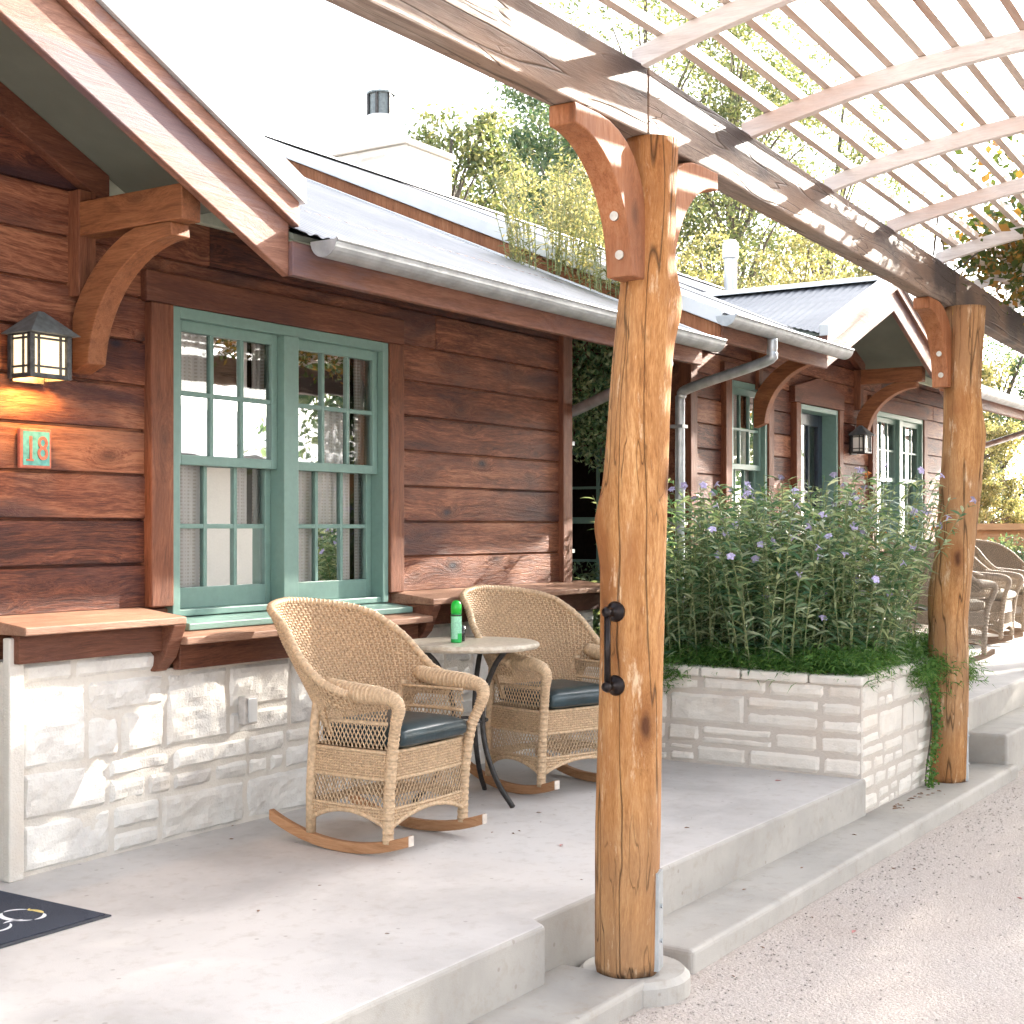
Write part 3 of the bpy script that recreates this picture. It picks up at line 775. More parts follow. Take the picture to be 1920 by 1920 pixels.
# knee brackets carrying the rake (lookout beam, curved brace, plugs)
for sgn in (-1, 1):
    xc = GX + sgn * 1.22
    m = MB(); m.box(xc - .05, xc + .05, 4.06, 4.654, 2.545, 2.685); lk = m.build('lookout', 'bracket', cab, bevel=.006)
    # curved brace in the yz plane
    c = (4.10, 1.98); outer = []; inner = []
    for i in range(15):
        t = i / 14; a = R(88 - 84 * t)
        inner.append((4.10 + .505 * math.cos(a) * 1.0, 1.985 + .505 * math.sin(a)))
        outer.append((4.10 + .66 * math.cos(a) * .995, 1.985 + .60 * math.sin(a)))
    poly = [(min(p[0], 4.70), min(p[1], 2.543)) for p in outer] + [(4.70, 1.985), ] + [(min(p[0], 4.64), p[1]) for p in inner[::-1]]
    m = MB(); m.prism(poly, 0, xc - .048, xc + .048); br = m.build('brace', 'bracket', cab, bevel=.005)
    for (yy, zz) in ((4.595, 2.16), (4.612, 2.075)):
        b = MB(); b.tube([(xc, yy + .02, zz), (xc, yy - .006, zz)], .012, 10); b.build('bolt', 'bolt_metal', br)

# ledge, frieze boards, stone base
def ledge(x0, x1, z0, ends=True):
    m = MB(); m.prism([(4.735, z0 + .052), (4.44, z0 + .020), (4.44, z0 - .012), (4.735, z0 - .012)], 0, x0, x1); o = m.build('ledge', 'ledge', cab, bevel=.005)
    m = MB(); m.box(x0 + .03, x1 - .03, 4.515, 4.56, z0 - .125, z0 - .0135); m.build('apron_board', 'trim_h', cab, bevel=.005)
    return o
ledge(3.45, 4.27, .955); ledge(4.272, 6.028, .866); ledge(6.03, 8.05, .955)
for x0, x1 in ((4.20, 4.27), (6.032, 6.10)):
    m = MB(); m.prism([(4.44, .942), (4.735, .942), (4.735, .74), (4.56, .74), (4.50, .80)], 0, x0, x1); m.build('ledge_end', 'trim_h', cab, bevel=.005)
m = MB(); m.box(4.33, 6.05, 4.66, 4.735, .918, .945); m.build('sill_apron', 'trim_h', cab, bevel=.003)
ledge(.30, 2.28, .955)
def stone(x0, x1, z1, seed, z0=0):
    ashlar((x0, 4.585, z0), (1, 0, 0), (0, -1, 0), x1 - x0, z1 - z0, seed, amp=.026, rows=(.12, .30), wid=(.22, .62), cell=.020, gap=.007, edge=.010).build('stone_base', 'limestone', cab, smooth=False)
stone(3.53, 7.95, .735, 12); stone(3.54, 4.24, .835, 31, .737); stone(6.06, 7.94, .835, 5, .737); stone(.30, 2.28, .835, 8)
m = MB()
for x0, x1, z1 in ((3.47, 4.25, .835), (4.2505, 6.0495, .745), (6.05, 7.96, .835)): m.box(x0, x1, 4.584, 4.90, 0, z1)
m.build('mortar', 'mortar', cab)
m = MB(); m.box(.28, 2.28, 4.584, 4.90, 0, .835); m.build('mortar', 'mortar', cab)
m = MB(); m.box(3.46, 3.528, 4.545, 4.587, 0, .93); m.build('end_trim', 'mortar', cab, bevel=.006)

# windows
def window(x0, x1, z0, z1, units, drape):
    m = MB(); fw = .045; f0, f1 = 4.688, 4.84
    m.box(x0, x0 + fw, f0, f1, z0, z1); m.box(x1 - fw, x1, f0, f1, z0, z1)
    m.box(x0 + fw, x1 - fw, f0, f1, z1 - .05, z1); m.box(x0 + fw, x1 - fw, f0 + .012, f1, z0, z0 + .03)
    wtot = x1 - x0; mull = .105
    if units == 2:
        xm = (x0 + x1) / 2; m.box(xm - mull / 2, xm + mull / 2, f0 - .006, f1, z0 + .03, z1 - .05)
        spans = [(x0 + fw, xm - mull / 2), (xm + mull / 2, x1 - fw)]
    else: spans = [(x0 + fw, x1 - fw)]
    m.prism([(4.735, z0 - .002), (4.555, z0 - .022), (4.555, z0 - .052), (4.735, z0 - .052)], 0, x0 - .03, x1 + .04)
    fr = m.build('window', 'green_paint', cab, bevel=.004)
    zm = (z0 + z1) / 2 + .01
    for (a, b) in spans:
        for up in (0, 1):
            yy = 4.725 if up else 4.768
            s0, s1 = (zm - .02, z1 - .05) if up else (z0 + .03, zm + .022)
            st = .042; bot = .045 if up else .095; top = .05 if up else .04
            m = MB(); m.box(a + .002, a + st, yy, yy + .036, s0, s1); m.box(b - st, b - .002, yy, yy + .036, s0, s1)
            m.box(a + st, b - st, yy, yy + .036, s0, s0 + bot); m.box(a + st, b - st, yy, yy + .036, s1 - top, s1)
            ga, gb, gc, gd = a + st, b - st, s0 + bot, s1 - top
            mw = .011; ncol = 3 if (gb - ga) > .45 else 2
            zc = (gc + gd) / 2
            for k in range(1, ncol):
                x = ga + (gb - ga) * k / ncol; m.box(x - mw, x + mw, yy + .006, yy + .034, gc, gd)
            for k in range(ncol):
                xa = ga + (gb - ga) * k / ncol + (mw if k else 0); xb = ga + (gb - ga) * (k + 1) / ncol - (mw if k < ncol - 1 else 0)
                m.box(xa, xb, yy + .0065, yy + .0335, zc - mw, zc + mw)
            m.build('sash', 'green_paint', fr, bevel=.003)
            p = MB()
            for k in range(ncol):
                for r_ in range(2):
                    xa = ga + (gb - ga) * k / ncol; xb = ga + (gb - ga) * (k + 1) / ncol
                    za = gc if r_ == 0 else zc; zb = zc if r_ == 0 else gd
                    t = random.uniform(-.0015, .0015)
                    p.add([(xa, yy + .020, za), (xb, yy + .020 + t, za), (xb, yy + .020 + t, zb), (xa, yy + .020, zb)], [(0, 1, 2, 3)])
            p.build('pane', 'window_glass', fr)
        # gathered lace curtain behind each unit
        for (ca, cb) in drape(a, b):
            n = 90; pts = []
            for j in range(6):
                for i in range(n):
                    t = i / (n - 1); x = ca + (cb - ca) * t
                    y = 4.836 + .010 * math.sin(t * 34) + .006 * math.sin(t * 77 + j * .4) + .004 * j * math.sin(t * 9)
                    pts.append((x, y, z0 + .02 + (z1 - z0) * j / 5))
            c = MB(); c.grid(pts, n, 6); c.build('curtain', 'curtain', fr, smooth=True)
    return fr
window(4.425, 5.962, .955, 2.335, 2, lambda a, b: [(a - .04, b - .085), (b - .05, b + .05)])
window(.98, 1.70, .955, 2.34, 1, lambda a, b: [(a - .03, a + .2), (a + .33, b + .03)])

# door of the cabin
m = MB(); m.box(2.400, 2.440, 4.68, 4.90, 0, 2.255); m.box(3.300, 3.340, 4.68, 4.90, 0, 2.255); m.box(2.440, 3.300, 4.68, 4.90, 2.21, 2.255)
dr = m.build('door', 'green_paint', cab, bevel=.004)
m = MB(); y0, y1 = 4.82, 4.86
m.box(2.442, 2.540, y0, y1, .02, 2.208); m.box(3.200, 3.298, y0, y1, .02, 2.208); m.box(2.540, 3.200, y0, y1, 2.10, 2.208); m.box(2.540, 3.200, y0, y1, .02, .28)
for x in (2.760, 2.980): m.box(x - .014, x + .014, y0 + .004, y1 - .004, .28, 2.10)
for z in (.88, 1.49):
    for a, b in ((2.540, 2.746), (2.774, 2.966), (2.994, 3.200)): m.box(a, b, y0 + .0045, y1 - .0045, z - .014, z + .014)
m.build('door_leaf', 'blue_door', dr, bevel=.003)
m = MB(); m.add([(2.540, 4.842, .28), (3.200, 4.842, .28), (3.200, 4.842, 2.10), (2.540, 4.842, 2.10)], [(0, 1, 2, 3)]); m.build('pane', 'window_glass', dr)
m = MB(); m.tube([(2.500, 4.82, 1.0), (2.500, 4.77, 1.0)], .012, 10); m.lathe([(.001, -.03), (.025, -.02), (.03, 0), (.025, .02), (.001, .03)], (2.500, 4.75, 1.0), 14); m.build('door_knob', 'bronze', dr, smooth=True)
n = 60; pts = []
for j in range(5):
    for i in range(n):
        t = i / (n - 1); pts.append((2.810 + .42 * t, 4.93 + .012 * math.sin(t * 40), .2 + 1.95 * j / 4))
m = MB(); m.grid(pts, n, 5); m.build('curtain', 'curtain', dr, smooth=True)

# side window facing the gap between the cabins
m = MB(); m.box(.262, .298, 5.15, 5.21, .62, 1.80); m.box(.262, .298, 6.09, 6.15, .62, 1.80); m.box(.262, .298, 5.21, 6.09, 1.74, 1.80); m.box(.250, .298, 5.12, 6.18, .56, .619); m.box(.264, .298, 5.21, 6.09, 1.20, 1.25)
for y in (5.50, 5.79): m.box(.272, .297, y - .011, y + .011, .62, 1.74)
for z in (.91, 1.48): m.box(.274, .296, 5.21, 6.09, z - .01, z + .01)
sw_ = m.build('window', 'green_paint', cab); m = MB(); m.box(.290, .297, 5.21, 6.09, .62, 1.74); m.build('pane', 'bronze', sw_)

# small service box on the stone base
m = MB(); m.box(4.715, 4.80, 4.53, 4.58, .455, .585); ob = m.build('outlet_box', 'grey_paint', cab, bevel=.008)
m = MB(); m.box(4.73, 4.785, 4.523, 4.529, .465, .575); m.build('cover', 'white_metal', ob, bevel=.004)

DX, DZ = 9.35, .185
cab2 = copy_tree(cab); cab2.location = (cab.location.x + DX, cab.location.y, DZ)
for o_ in list(cab2.children):
    if o_.name.split('.')[0] in ('gable_roof', 'rake_board', 'rake_flashing', 'siding', 'gable_trim', 'bracket_backing') or (o_.name.split('.')[0] in ('ridge_cap', 'soffit') and max(v.co.y for v in o_.data.vertices) < 2.5):
        o_.data = o_.data.copy()
        for v in o_.data.vertices:
            if v.co.z > 2.39: v.co.z = 2.39 + (v.co.z - 2.39) * .84
cab2['label'] = 'farther timber cabin with blue door, small porch gable and stone chimney, behind the flowering planter'

# chimney and vent on the far cabin's roof
def cbox(x0, x1, y0, y1, z0, z1):
    return MB().box(x0, x1, y0, y1, z0, z1)
m = ashlar((11.0, 9.36, 3.6), (0, -1, 0), (-1, 0, 0), .92, 1.50, 3, amp=.014, cell=.06, wid=(.25, .5))
for b in (ashlar((11.0, 8.44, 3.6), (1, 0, 0), (0, -1, 0), .78, 1.50, 4, amp=.014, cell=.06, wid=(.25, .5)),):
    m.add(b.v, b.f)
ch = m.build('chimney', 'planter_stone', cab2)
m = MB(); m.box(11.004, 11.776, 8.444, 9.356, 3.55, 5.10); m.box(10.97, 11.81, 8.41, 9.39, 5.102, 5.16); m.build('cap', 'mortar', ch, bevel=.01)
m = MB(); m.lathe([(.095, 5.1), (.095, 5.46), (.115, 5.47), (.145, 5.49), (.145, 5.52), (.095, 5.53)], (11.36, 9.03, .02), 20)
fl = m.build('flue', 'white_metal', ch, smooth=False)
m = MB(); m.lathe([(.12, 5.52), (.12, 5.74), (.145, 5.74), (.145, 5.76), (.001, 5.78)], (11.36, 9.03, .02), 20)
m.cur = 1
for k in range(6):
    a = k * 2 * math.pi / 6 + .35; m.box(11.36 + .13 * math.cos(a) - .012, 11.36 + .13 * math.cos(a) + .012, 9.03 + .13 * math.sin(a) - .012, 9.03 + .13 * math.sin(a) + .012, 5.54, 5.76)
m.build('flue_cap', ['lamp_roof', 'dark_metal'], ch)
m = MB(); m.lathe([(.075, 3.9), (.075, 4.42), (.095, 4.43), (.095, 4.60), (.06, 4.64), (.0, 4.66)], (15.4, 7.0, .1), 18); m.build('vent_pipe', 'white_metal', cab2)
# ------------------------------------------------------------------ pergola
perg = empty('pergola', (4.43, 2.39, -.2), 'long timber pergola on peeled log posts with arched slatted roof over the gravel path', 'pergola')
BZ0, BZ1 = 2.705, 2.945
KX, KY = 4.36, 2.29
SLOPE2 = (2.486 - 2.285) / (8.49 - 4.36)
def beam_y(x):    # path-side face of the beam line, kinked at the first post
    return KY + (KX - x) * .008 if x < KX else KY + (x - KX) * SLOPE2
def log_post(center, rad, seed, cut_top, name='post', bulges=()):
    rnd = random.Random(seed); nz = 120; na = 40; pts = []
    z0, z1 = -.2, cut_top
    for j in range(nz):
        z = z0 + (z1 - z0) * j / (nz - 1); cx, cy = center(z); r0 = rad(z)
        for i in range(na):
            a = 2 * math.pi * i / na
            q = Vector((math.cos(a) * 1.3, math.sin(a) * 1.3, z * 1.1 + seed * 7))
            r = r0 * (1 + .10 * mnoise.noise(q * 1.2) + .035 * mnoise.noise(Vector((math.cos(a) * 5, math.sin(a) * 5, z * .7 + seed))))
            for (bz, ba, bh, bs) in bulges:
                da = (a - ba + math.pi) % (2 * math.pi) - math.pi
                r += bh * math.exp(-((z - bz) / bs) ** 2 - (da / .42) ** 2)
            if j == 0: r *= .96
            pts.append((cx + r * math.cos(a), cy + r * math.sin(a), z))
    m = MB(); fs = [(j * na + i, j * na + (i + 1) % na, (j + 1) * na + (i + 1) % na, (j + 1) * na + i) for j in range(nz - 1) for i in range(na)]
    fs += [tuple(range(na))[::-1], tuple(range((nz - 1) * na, nz * na))]
    m.add(pts, fs); return m.build(name, 'post', perg, smooth=True)
# the camera-side angle of a post is about 213 deg; image-right is -57 deg, image-left 123 deg
AR, AL = R(-57), R(123)
def interp(z, tab):
    for (a, va), (b, vb) in zip(tab[:-1], tab[1:]):
        if z <= b:
            t = max(0, (z - a) / (b - a)); return va + (vb - va) * t
    return tab[-1][1]
c1 = lambda z: (4.380 + interp(z, [(-.2, 0), (.4, .008), (1.0, .018), (1.35, .022), (1.8, .045), (2.2, .075), (2.7, .085)]) * .55,
                2.385 - interp(z, [(-.2, 0), (.4, .008), (1.0, .018), (1.35, .022), (1.8, .045), (2.2, .075), (2.7, .085)]) * .84)
r1 = lambda z: .925 * interp(z, [(-.2, .117), (.3, .121), (.9, .120), (1.2, .121), (1.35, .124), (1.5, .120), (1.9, .110), (2.1, .103), (2.35, .096), (2.55, .100), (2.7, .105)])
post1 = log_post(c1, r1, 2, 2.704, bulges=[(1.37, AL, .022, .10), (2.12, AR, .026, .10), (.95, R(200), .012, .06), (.2, R(215), .008, .05)])
c2 = lambda z: (8.74 + interp(z, [(-.2, 0), (.8, .01), (1.6, .09), (2.2, .10), (2.7, .12)]) * .55, 2.535 - interp(z, [(-.2, 0), (.8, .01), (1.6, .09), (2.2, .10), (2.7, .12)]) * .84)
r2 = lambda z: interp(z, [(-.2, .124), (.3, .122), (.9, .118), (1.3, .115), (1.7, .12), (2.0, .112), (2.3, .108), (2.7, .115)])
post2 = log_post(c2, r2, 5, 2.704, bulges=[(1.92, AR, .035, .16), (.95, AL, .02, .14), (1.6, AL, .014, .08), (.6, R(225), .01, .05)])
for (px_, py_) in ((13.1, 2.72), (-.05, 2.42), (4.43, -.36), (8.8, -.22), (13.1, -.05)):
    log_post(lambda z: (px_ + .03 * z, py_), lambda z: .118 - .006 * z, 9 + int(px_), 2.704)
# beams (4x10 timbers) in spliced lengths
def beam_piece(x0, x1, far=0.0, y0=None):
    m = MB(); n = 30; prof = [(0, BZ0), (.098, BZ0), (.098, BZ1), (0, BZ1)]
    vs = []
    for i in range(n):
        x = x0 + (x1 - x0) * i / (n - 1); y = beam_y(x) + far
        for (dy, z) in prof: vs.append((x, y + dy + .0015 * mnoise.noise(Vector((x * 3, dy * 30, z * 9))), z + .002 * mnoise.noise(Vector((x * 2, z * 20, dy)))))
    fs = [(4 * i + k, 4 * i + (k + 1) % 4, 4 * i + 4 + (k + 1) % 4, 4 * i + 4 + k) for i in range(n - 1) for k in range(4)] + [(3, 2, 1, 0), tuple(range(4 * n - 4, 4 * n))]
    m.add(vs, fs); return m.build('beam', 'beam', perg, bevel=.007)
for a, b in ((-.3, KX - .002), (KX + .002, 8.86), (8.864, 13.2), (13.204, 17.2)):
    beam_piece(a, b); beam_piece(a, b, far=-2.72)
# curved knee braces
def knee(postx, posty, sgn, w=.098, ztop=BZ0, reach=.46, drop=.50, thick=.125, xo=.085):
    x0 = postx + sgn * xo; m = MB(); out = []; inn = []
    for i in range(17):
        t = i / 16
        a = R(90 * t)
        # outer concave curve from the post foot of the brace up to the beam
        out.append((x0 + sgn * (.03 + reach * (1 - math.cos(a)) ** 1.0), ztop - drop + drop * math.sin(a) * .93))
    foot = [(x0 - sgn * .02, ztop - drop), (x0 + sgn * .03 + sgn * .055, ztop - drop)]
    curve = []
    for i in range(17):
        t = i / 16; a = R(90 * t)
        curve.append((x0 + sgn * (.085 + (reach - .085) * (1 - math.cos(a))), ztop - drop + (drop - .07) * math.sin(a)))
    top = [(x0 + sgn * reach, ztop - .002)]
    tb = x0 + sgn * (reach - thick * 1.25)
    back = []
    for i in range(9):
        t = i / 8; a = R(90 * (1 - t))
        back.append((x0 + sgn * (-.02 + (reach - thick * 1.25 + .02) * (1 - math.cos(a)) ** 1.1), ztop - drop + .20 + (drop - .202) * math.sin(a)))
    poly = [(x0 - sgn * .02, ztop - drop)] + curve + top + back
    m.prism([(p[0], p[1]) for p in poly], 1, posty - w / 2, posty + w / 2)
    b = m.build('brace', 'brace', perg, bevel=.006)
    for dz in (.075, .20):
        a = math.asin(min(1, dz / (drop - .07))); xb = x0 + sgn * (.085 + (reach - .085) * (1 - math.cos(a)))
        k = MB(); k.tube([(xb - sgn * .02, posty - .008, ztop - drop + dz), (xb + sgn * .006, posty - .008, ztop - drop + dz - .002)], .016, 14); k.build('bolt', 'bolt_metal', b)
    for ta in (50, 65):
        a = R(ta); xb = x0 + sgn * (.085 + (reach - .085) * (1 - math.cos(a))); zb = ztop - drop + (drop - .07) * math.sin(a)
        k = MB(); k.tube([(xb - sgn * .03, posty - .005, zb + .03), (xb - sgn * .004, posty - .005, zb + .004)], .015, 12); k.build('bolt', 'bolt_metal', b)
    return b
knee(4.41, beam_y(4.2) + .049, -1); knee(4.41, beam_y(4.6) + .049, 1)
knee(8.80, beam_y(8.5) + .049, -1); knee(8.80, beam_y(9.0) + .049, 1)
# arched rafters and slats; local frame follows the beam line
ARC = lambda s: 2.95 + .175 - .185 * ((s - 1.36) / 1.36) ** 2       # s = distance from the near beam face towards the far beam
def line_pt(x, s):
    sl_ = -.008 if x < KX else SLOPE2
    return (x + sl_ * s, beam_y(x) - s)
raf_x = [-.0, 1.1, 2.2, 3.27, 4.33, 5.36, 6.42, 7.48, 8.52, 9.56, 10.6, 11.65, 12.7, 13.7, 14.8, 15.9, 17.0]
for rx in raf_x:
    m = MB(); top = []; bot = []; vs = []; n = 26
    for i in range(n):
        s_ = -.04 + 2.80 * i / (n - 1); x, y = line_pt(rx, s_); z = ARC(s_)
        for dx, dz in ((-.02, -.004), (.02, -.004), (.02, .068), (-.02, .068)): vs.append((x + dx, y, z + dz))
    fs = [(4 * i + k, 4 * i + (k + 1) % 4, 4 * i + 4 + (k + 1) % 4, 4 * i + 4 + k) for i in range(n - 1) for k in range(4)] + [(3, 2, 1, 0), tuple(range(4 * n - 4, 4 * n))]
    m.add(vs, fs); m.build('rafter', 'rafter', perg, bevel=.003)
nb = 22
for k in range(nb):
    s_ = .07 + k * .1235
    for (a, b) in ((-.2, 4.34), (4.345, 10.6), (10.605, 17.1)):
        m = MB(); vs = []; n = 9
        for i in range(n):
            x0 = a + (b - a) * i / (n - 1); x, y = line_pt(x0, s_); z = ARC(s_) + .0695
            x += .012 * mnoise.noise(Vector((x0, k, 3))); y += .006 * mnoise.noise(Vector((x0 * .8, k * 3, 9)))
            for dy, dz in ((-.0175, 0), (.0175, 0), (.0175, .034), (-.0175, .034)): vs.append((x, y + dy, z + dz))
        fs = [(4 * i + q, 4 * i + (q + 1) % 4, 4 * i + 4 + (q + 1) % 4, 4 * i + 4 + q) for i in range(n - 1) for q in range(4)] + [(3, 2, 1, 0), tuple(range(4 * n - 4, 4 * n))]
        m.add(vs, fs); m.build('slat', 'batten', perg)
# dark pull handle screwed to the first post
ha = R(178); hd = Vector((math.cos(ha), math.sin(ha), 0))
hx, hy = c1(.9)
H0 = Vector((hx, hy, 0)) + hd * .110
m = MB()
zt, zb = 1.062, .808
for z in (zt, zb):
    p = H0 + Vector((0, 0, z)) - hd * .006
    prof = [(.001, 0), (.036, .0), (.036, .008), (.026, .018), (.016, .024), (.014, .055), (.02, .062), (.014, .075), (.001, .078)]
    t = MB(); t.lathe(prof, (0, 0, 0), 18)
    rot = hd.to_track_quat('Z', 'Y').to_matrix()
    m.add([p + rot @ Vector(v) for v in t.v], t.f)
pt = H0 + hd * .052
m.tube([pt + Vector((0, 0, zb + .004)), pt + Vector((0, 0, zt - .004))], .0115, 12)
m.build('pull_handle', 'bronze', perg, smooth=True)
# steel guard strip low on the right-hand side of the first post, and one on the second
def guard(cf, z0, z1, ang, rr):
    m = MB(); g0 = Vector((math.cos(ang), math.sin(ang), 0)); tan = Vector((-g0.y, g0.x, 0)); cx, cy = cf(z0 + .2)
    p = Vector((cx, cy, 0)) + g0 * rr
    a, b, c, d = [p + tan * s_ * .035 + g0 * o_ for s_, o_ in ((-1, -.012), (1, -.012), (1, .006), (-1, .006))]
    m.add([q + Vector((0, 0, z)) for z in (z0, z1) for q in (a, b, c, d)], [(0, 3, 2, 1), (4, 5, 6, 7), (0, 1, 5, 4), (1, 2, 6, 5), (2, 3, 7, 6), (3, 0, 4, 7)])
    for z in (z0 + .1, z1 - .12): m.tube([p + Vector((0, 0, z)), p + g0 * .012 + Vector((0, 0, z))], .008, 8)
    m.build('guard_strip', 'galvanised', perg)
guard(c1, -.185, .155, R(-76), .113); guard(c2, -.19, .20, R(-76), .122)

# ------------------------------------------------------------------ woven rocking chairs
def make_chair(name, label, cushion, group):
    t = empty(name, (0, 0, 0), label, 'chair', group)
    rl = MB()
    # back shell: parameters ang (-100..100 deg) and height
    def ztop(a):
        a = abs(a)
        tab = [(0, 1.02), (14, 1.014), (28, 1.004), (44, .985), (55, .955), (63, .905), (69, .845), (76, .775), (84, .72), (93, .69), (101, .672)]
        for (p, vp), (q, vq) in zip(tab[:-1], tab[1:]):
            if a <= q:
                k = (a - p) / (q - p); return vp + (vq - vp) * k
        return .672
    def shell(a, z, off=0.0):
        r = R(a); fl = (z - .50)
        x = (.300 + .085 * min(1, max(0, fl / .35)) + off) * math.sin(r)
        y = .005 + (.215 + off) * math.cos(r) + .70 * fl * max(0, math.cos(r)) ** .7
        if abs(a) > 90: y -= (abs(a) - 90) * .003
        if abs(a) > 62 and z > .6: x += math.copysign(.03 * min(1, (abs(a) - 62) / 30) * (z - .6) / .08, a)
        return Vector((x, y, z))
    A0 = 101
    # solid inner web
    na, nz = 72, 16; pts = []
    for j in range(nz):
        for i in range(na):
            a = -A0 + 2 * A0 * i / (na - 1); z0 = .475 if abs(a) < 62 else .475 + (.605 - .475) * min(1, (abs(a) - 62) / 12)
            pts.append(shell(a, z0 + (ztop(a) - z0) * j / (nz - 1)))
    m = MB(); m.grid(pts, na, nz)
    web = m.build('backrest', 'wicker_shell', t, smooth=True)
    so_ = web.modifiers.new('thick', 'SOLIDIFY'); so_.thickness = .006; so_.offset = 0
    # stakes and weavers
    w = MB(); ns = 66
    for i in range(ns):
        a = -A0 + 2 * A0 * i / (ns - 1); z0 = .475 if abs(a) < 62 else .475 + .13 * min(1, (abs(a) - 62) / 12); zt = ztop(a)
        k = max(4, int((zt - z0) / .03)); 
        for sd in (-.007, .007):
            w.tube([shell(a, z0 + (zt - z0) * q / k, sd) for q in range(k + 1)], .0042, 4, cap=False)
    z = .482; row = 0
    while z < 1.015:
        runs = []; cur = []
        for i in range(ns * 2 - 1):
            a = -A0 + 2 * A0 * i / (ns * 2 - 2); z0 = .475 if abs(a) < 62 else .475 + .13 * min(1, (abs(a) - 62) / 12)
            if z0 <= z <= ztop(a) - .004:
                ph = (i // 2 + row) % 2
                off = (.0105 if ph else -.0105) if i % 2 == 0 else 0.0
                cur.append(shell(a, z, off))
            else:
                if len(cur) > 3: runs.append(cur)
                cur = []
        if len(cur) > 3: runs.append(cur)
        for rn in runs: w.tube(rn, .0047, 4, cap=False)
        z += .0108; row += 1
    w.build('back_weave', 'wicker', web, smooth=True)
    rim = MB(); path = [shell(-A0 + 2 * A0 * i / 70, ztop(-A0 + 2 * A0 * i / 70)) for i in range(71)]
    rim.tube(path, .0165, 8)
    for i in range(0, 70):          # wrapping of the rim
        p = path[i]; q = path[i + 1]; d = (q - p)
        rim.tube([p + d * .2, p + d * .55], .0185, 8)
    rim.build('rim', 'wicker', web, smooth=True)
    # arms that roll over into the front legs
    for sg in (-1, 1):
        m = MB()
        pth = smooth_path([(sg * .312, .085, .700), (sg * .316, .0, .684), (sg * .314, -.10, .674), (sg * .312, -.20, .670), (sg * .310, -.262, .658), (sg * .302, -.285, .625), (sg * .296, -.268, .565), (sg * .275, -.238, .48), (sg * .266, -.215, .33), (sg * .264, -.205, .20), (sg * .264, -.20, .062)], 5)
        nn = len(pth); rad = []
        for i in range(nn):
            k = i / (nn - 1); rad.append(.030 + .010 * math.sin(min(1, k / .35) * math.pi) if k < .42 else .030 - .0075 * min(1, (k - .42) / .2))
        m.tube(pth, rad, 10)
        for i in range(1, nn - 1):
            d = (pth[i + 1] - pth[i]); m.tube([pth[i] + d * .1, pth[i] + d * .6], rad[i] + .0018, 10)
        m.build('arm', 'wicker', t, smooth=True)
        m = MB(); m.tube([(sg * .262, .215, .062), (sg * .264, .212, .25), (sg * .272, .19, .48), (sg * .298, .145, .66)], [.0215, .022, .022, .018], 10); m.build('leg', 'wicker', t, smooth=True)
    # woven panels: generic panel P(u,v)
    def lattice(m, P, W, H, pitch=.021, r=.0029):
        n = int((W + H * .6) / pitch) + 1
        for k in range(-int(H * .6 / pitch) - 1, n):
            for sg in (-1, 1):
                pts = []
                for q in range(9):
                    v = H * q / 8; u = k * pitch + (v * .55 if sg > 0 else (H - v) * .55) 
                    if 0 <= u <= W: pts.append(P(u, v) + P_n * (.0028 * sg))
                if len(pts) > 1: m.tube(pts, r, 4, cap=False)
    def solid(m, P, W, H, arch=None):
        nu = max(3, int(W / .013)); nv = max(2, int(H / .0115))
        g = []
        for j in range(6):
            for i in range(24):
                u = W * i / 23; lo = arch(u) if arch else 0; g.append(P(u, lo + (H - lo) * j / 5))
        mshell.grid(g, 24, 6)
        for j in range(nv + 1):
            v = H * j / nv; pts = []; segs_ = []
            for i in range(nu + 1):
                u = W * i / nu
                if arch and v < arch(u) + .002:
                    if len(pts) > 1: segs_.append(pts)
                    pts = []; continue
                pts.append(P(u, v) + P_n * (.0042 * (1 if (i + j) % 2 else -1)))
            if len(pts) > 1: segs_.append(pts)
            for sgm in segs_: m.tube(sgm, .0049, 4, cap=False)
        for i in range(nu + 1):
            u = W * i / nu; lo = arch(u) if arch else 0
            m.tube([P(u, lo + (H - lo) * q / 3) for q in range(4)], .0040, 4, cap=False)
    def rail(m, P, W, v, r=.0085): m.tube([P(W * q / 6, v) for q in range(7)], r, 6)
    for nm, org, U, N, W in (('side_panel', Vector((-.268, -.20, 0)), Vector((0, 1, 0)), Vector((-1, 0, 0)), .41), ('side_panel', Vector((.268, -.20, 0)), Vector((0, 1, 0)), Vector((1, 0, 0)), .41),
                             ('front_panel', Vector((-.262, -.208, 0)), Vector((1, 0, 0)), Vector((0, -1, 0)), .524), ('back_panel', Vector((-.262, .208, 0)), Vector((1, 0, 0)), Vector((0, 1, 0)), .524)):
        P_n = N; m = MB(); mshell = MB()
        Pf = lambda z: (lambda u, v: org + U * u + Vector((0, 0, z + v)) + N * (.012 * math.sin(math.pi * u / W)))
        if nm == 'side_panel':
            lattice(m, Pf(.555), W - .065, .085, .017, .0025); rail(m, Pf(.55), W - .03, 0); lattice(m, Pf(.445), W - .03, .10); rail(m, Pf(.64), W - .07, 0, .007)
        solid(m, Pf(.325), W, .105); rail(m, Pf(.432), W, 0); rail(m, Pf(.322), W, 0)
        arch = lambda u: .062 * max(0, math.sin(math.pi * u / W)) ** .8
        up = .055 if nm != 'side_panel' else .0
        latP = lambda u, v: org + U * u + N * (.012 * math.sin(math.pi * u / W)) + Vector((0, 0, .198 + v))
        lattice(m, latP, W, .122)
        solid(m, Pf(.120), W, .080, arch)
        m.tube([Pf(.120)(W * q / 14, arch(W * q / 14)) for q in range(15)], .010, 6)
        m.tube([Pf(.120)(W * q / 14, .080) for q in range(15)], .0065, 6)
        pn = m.build(nm, 'wicker', t, smooth=True)
        mshell.build('web', 'wicker_shell', pn, smooth=True)
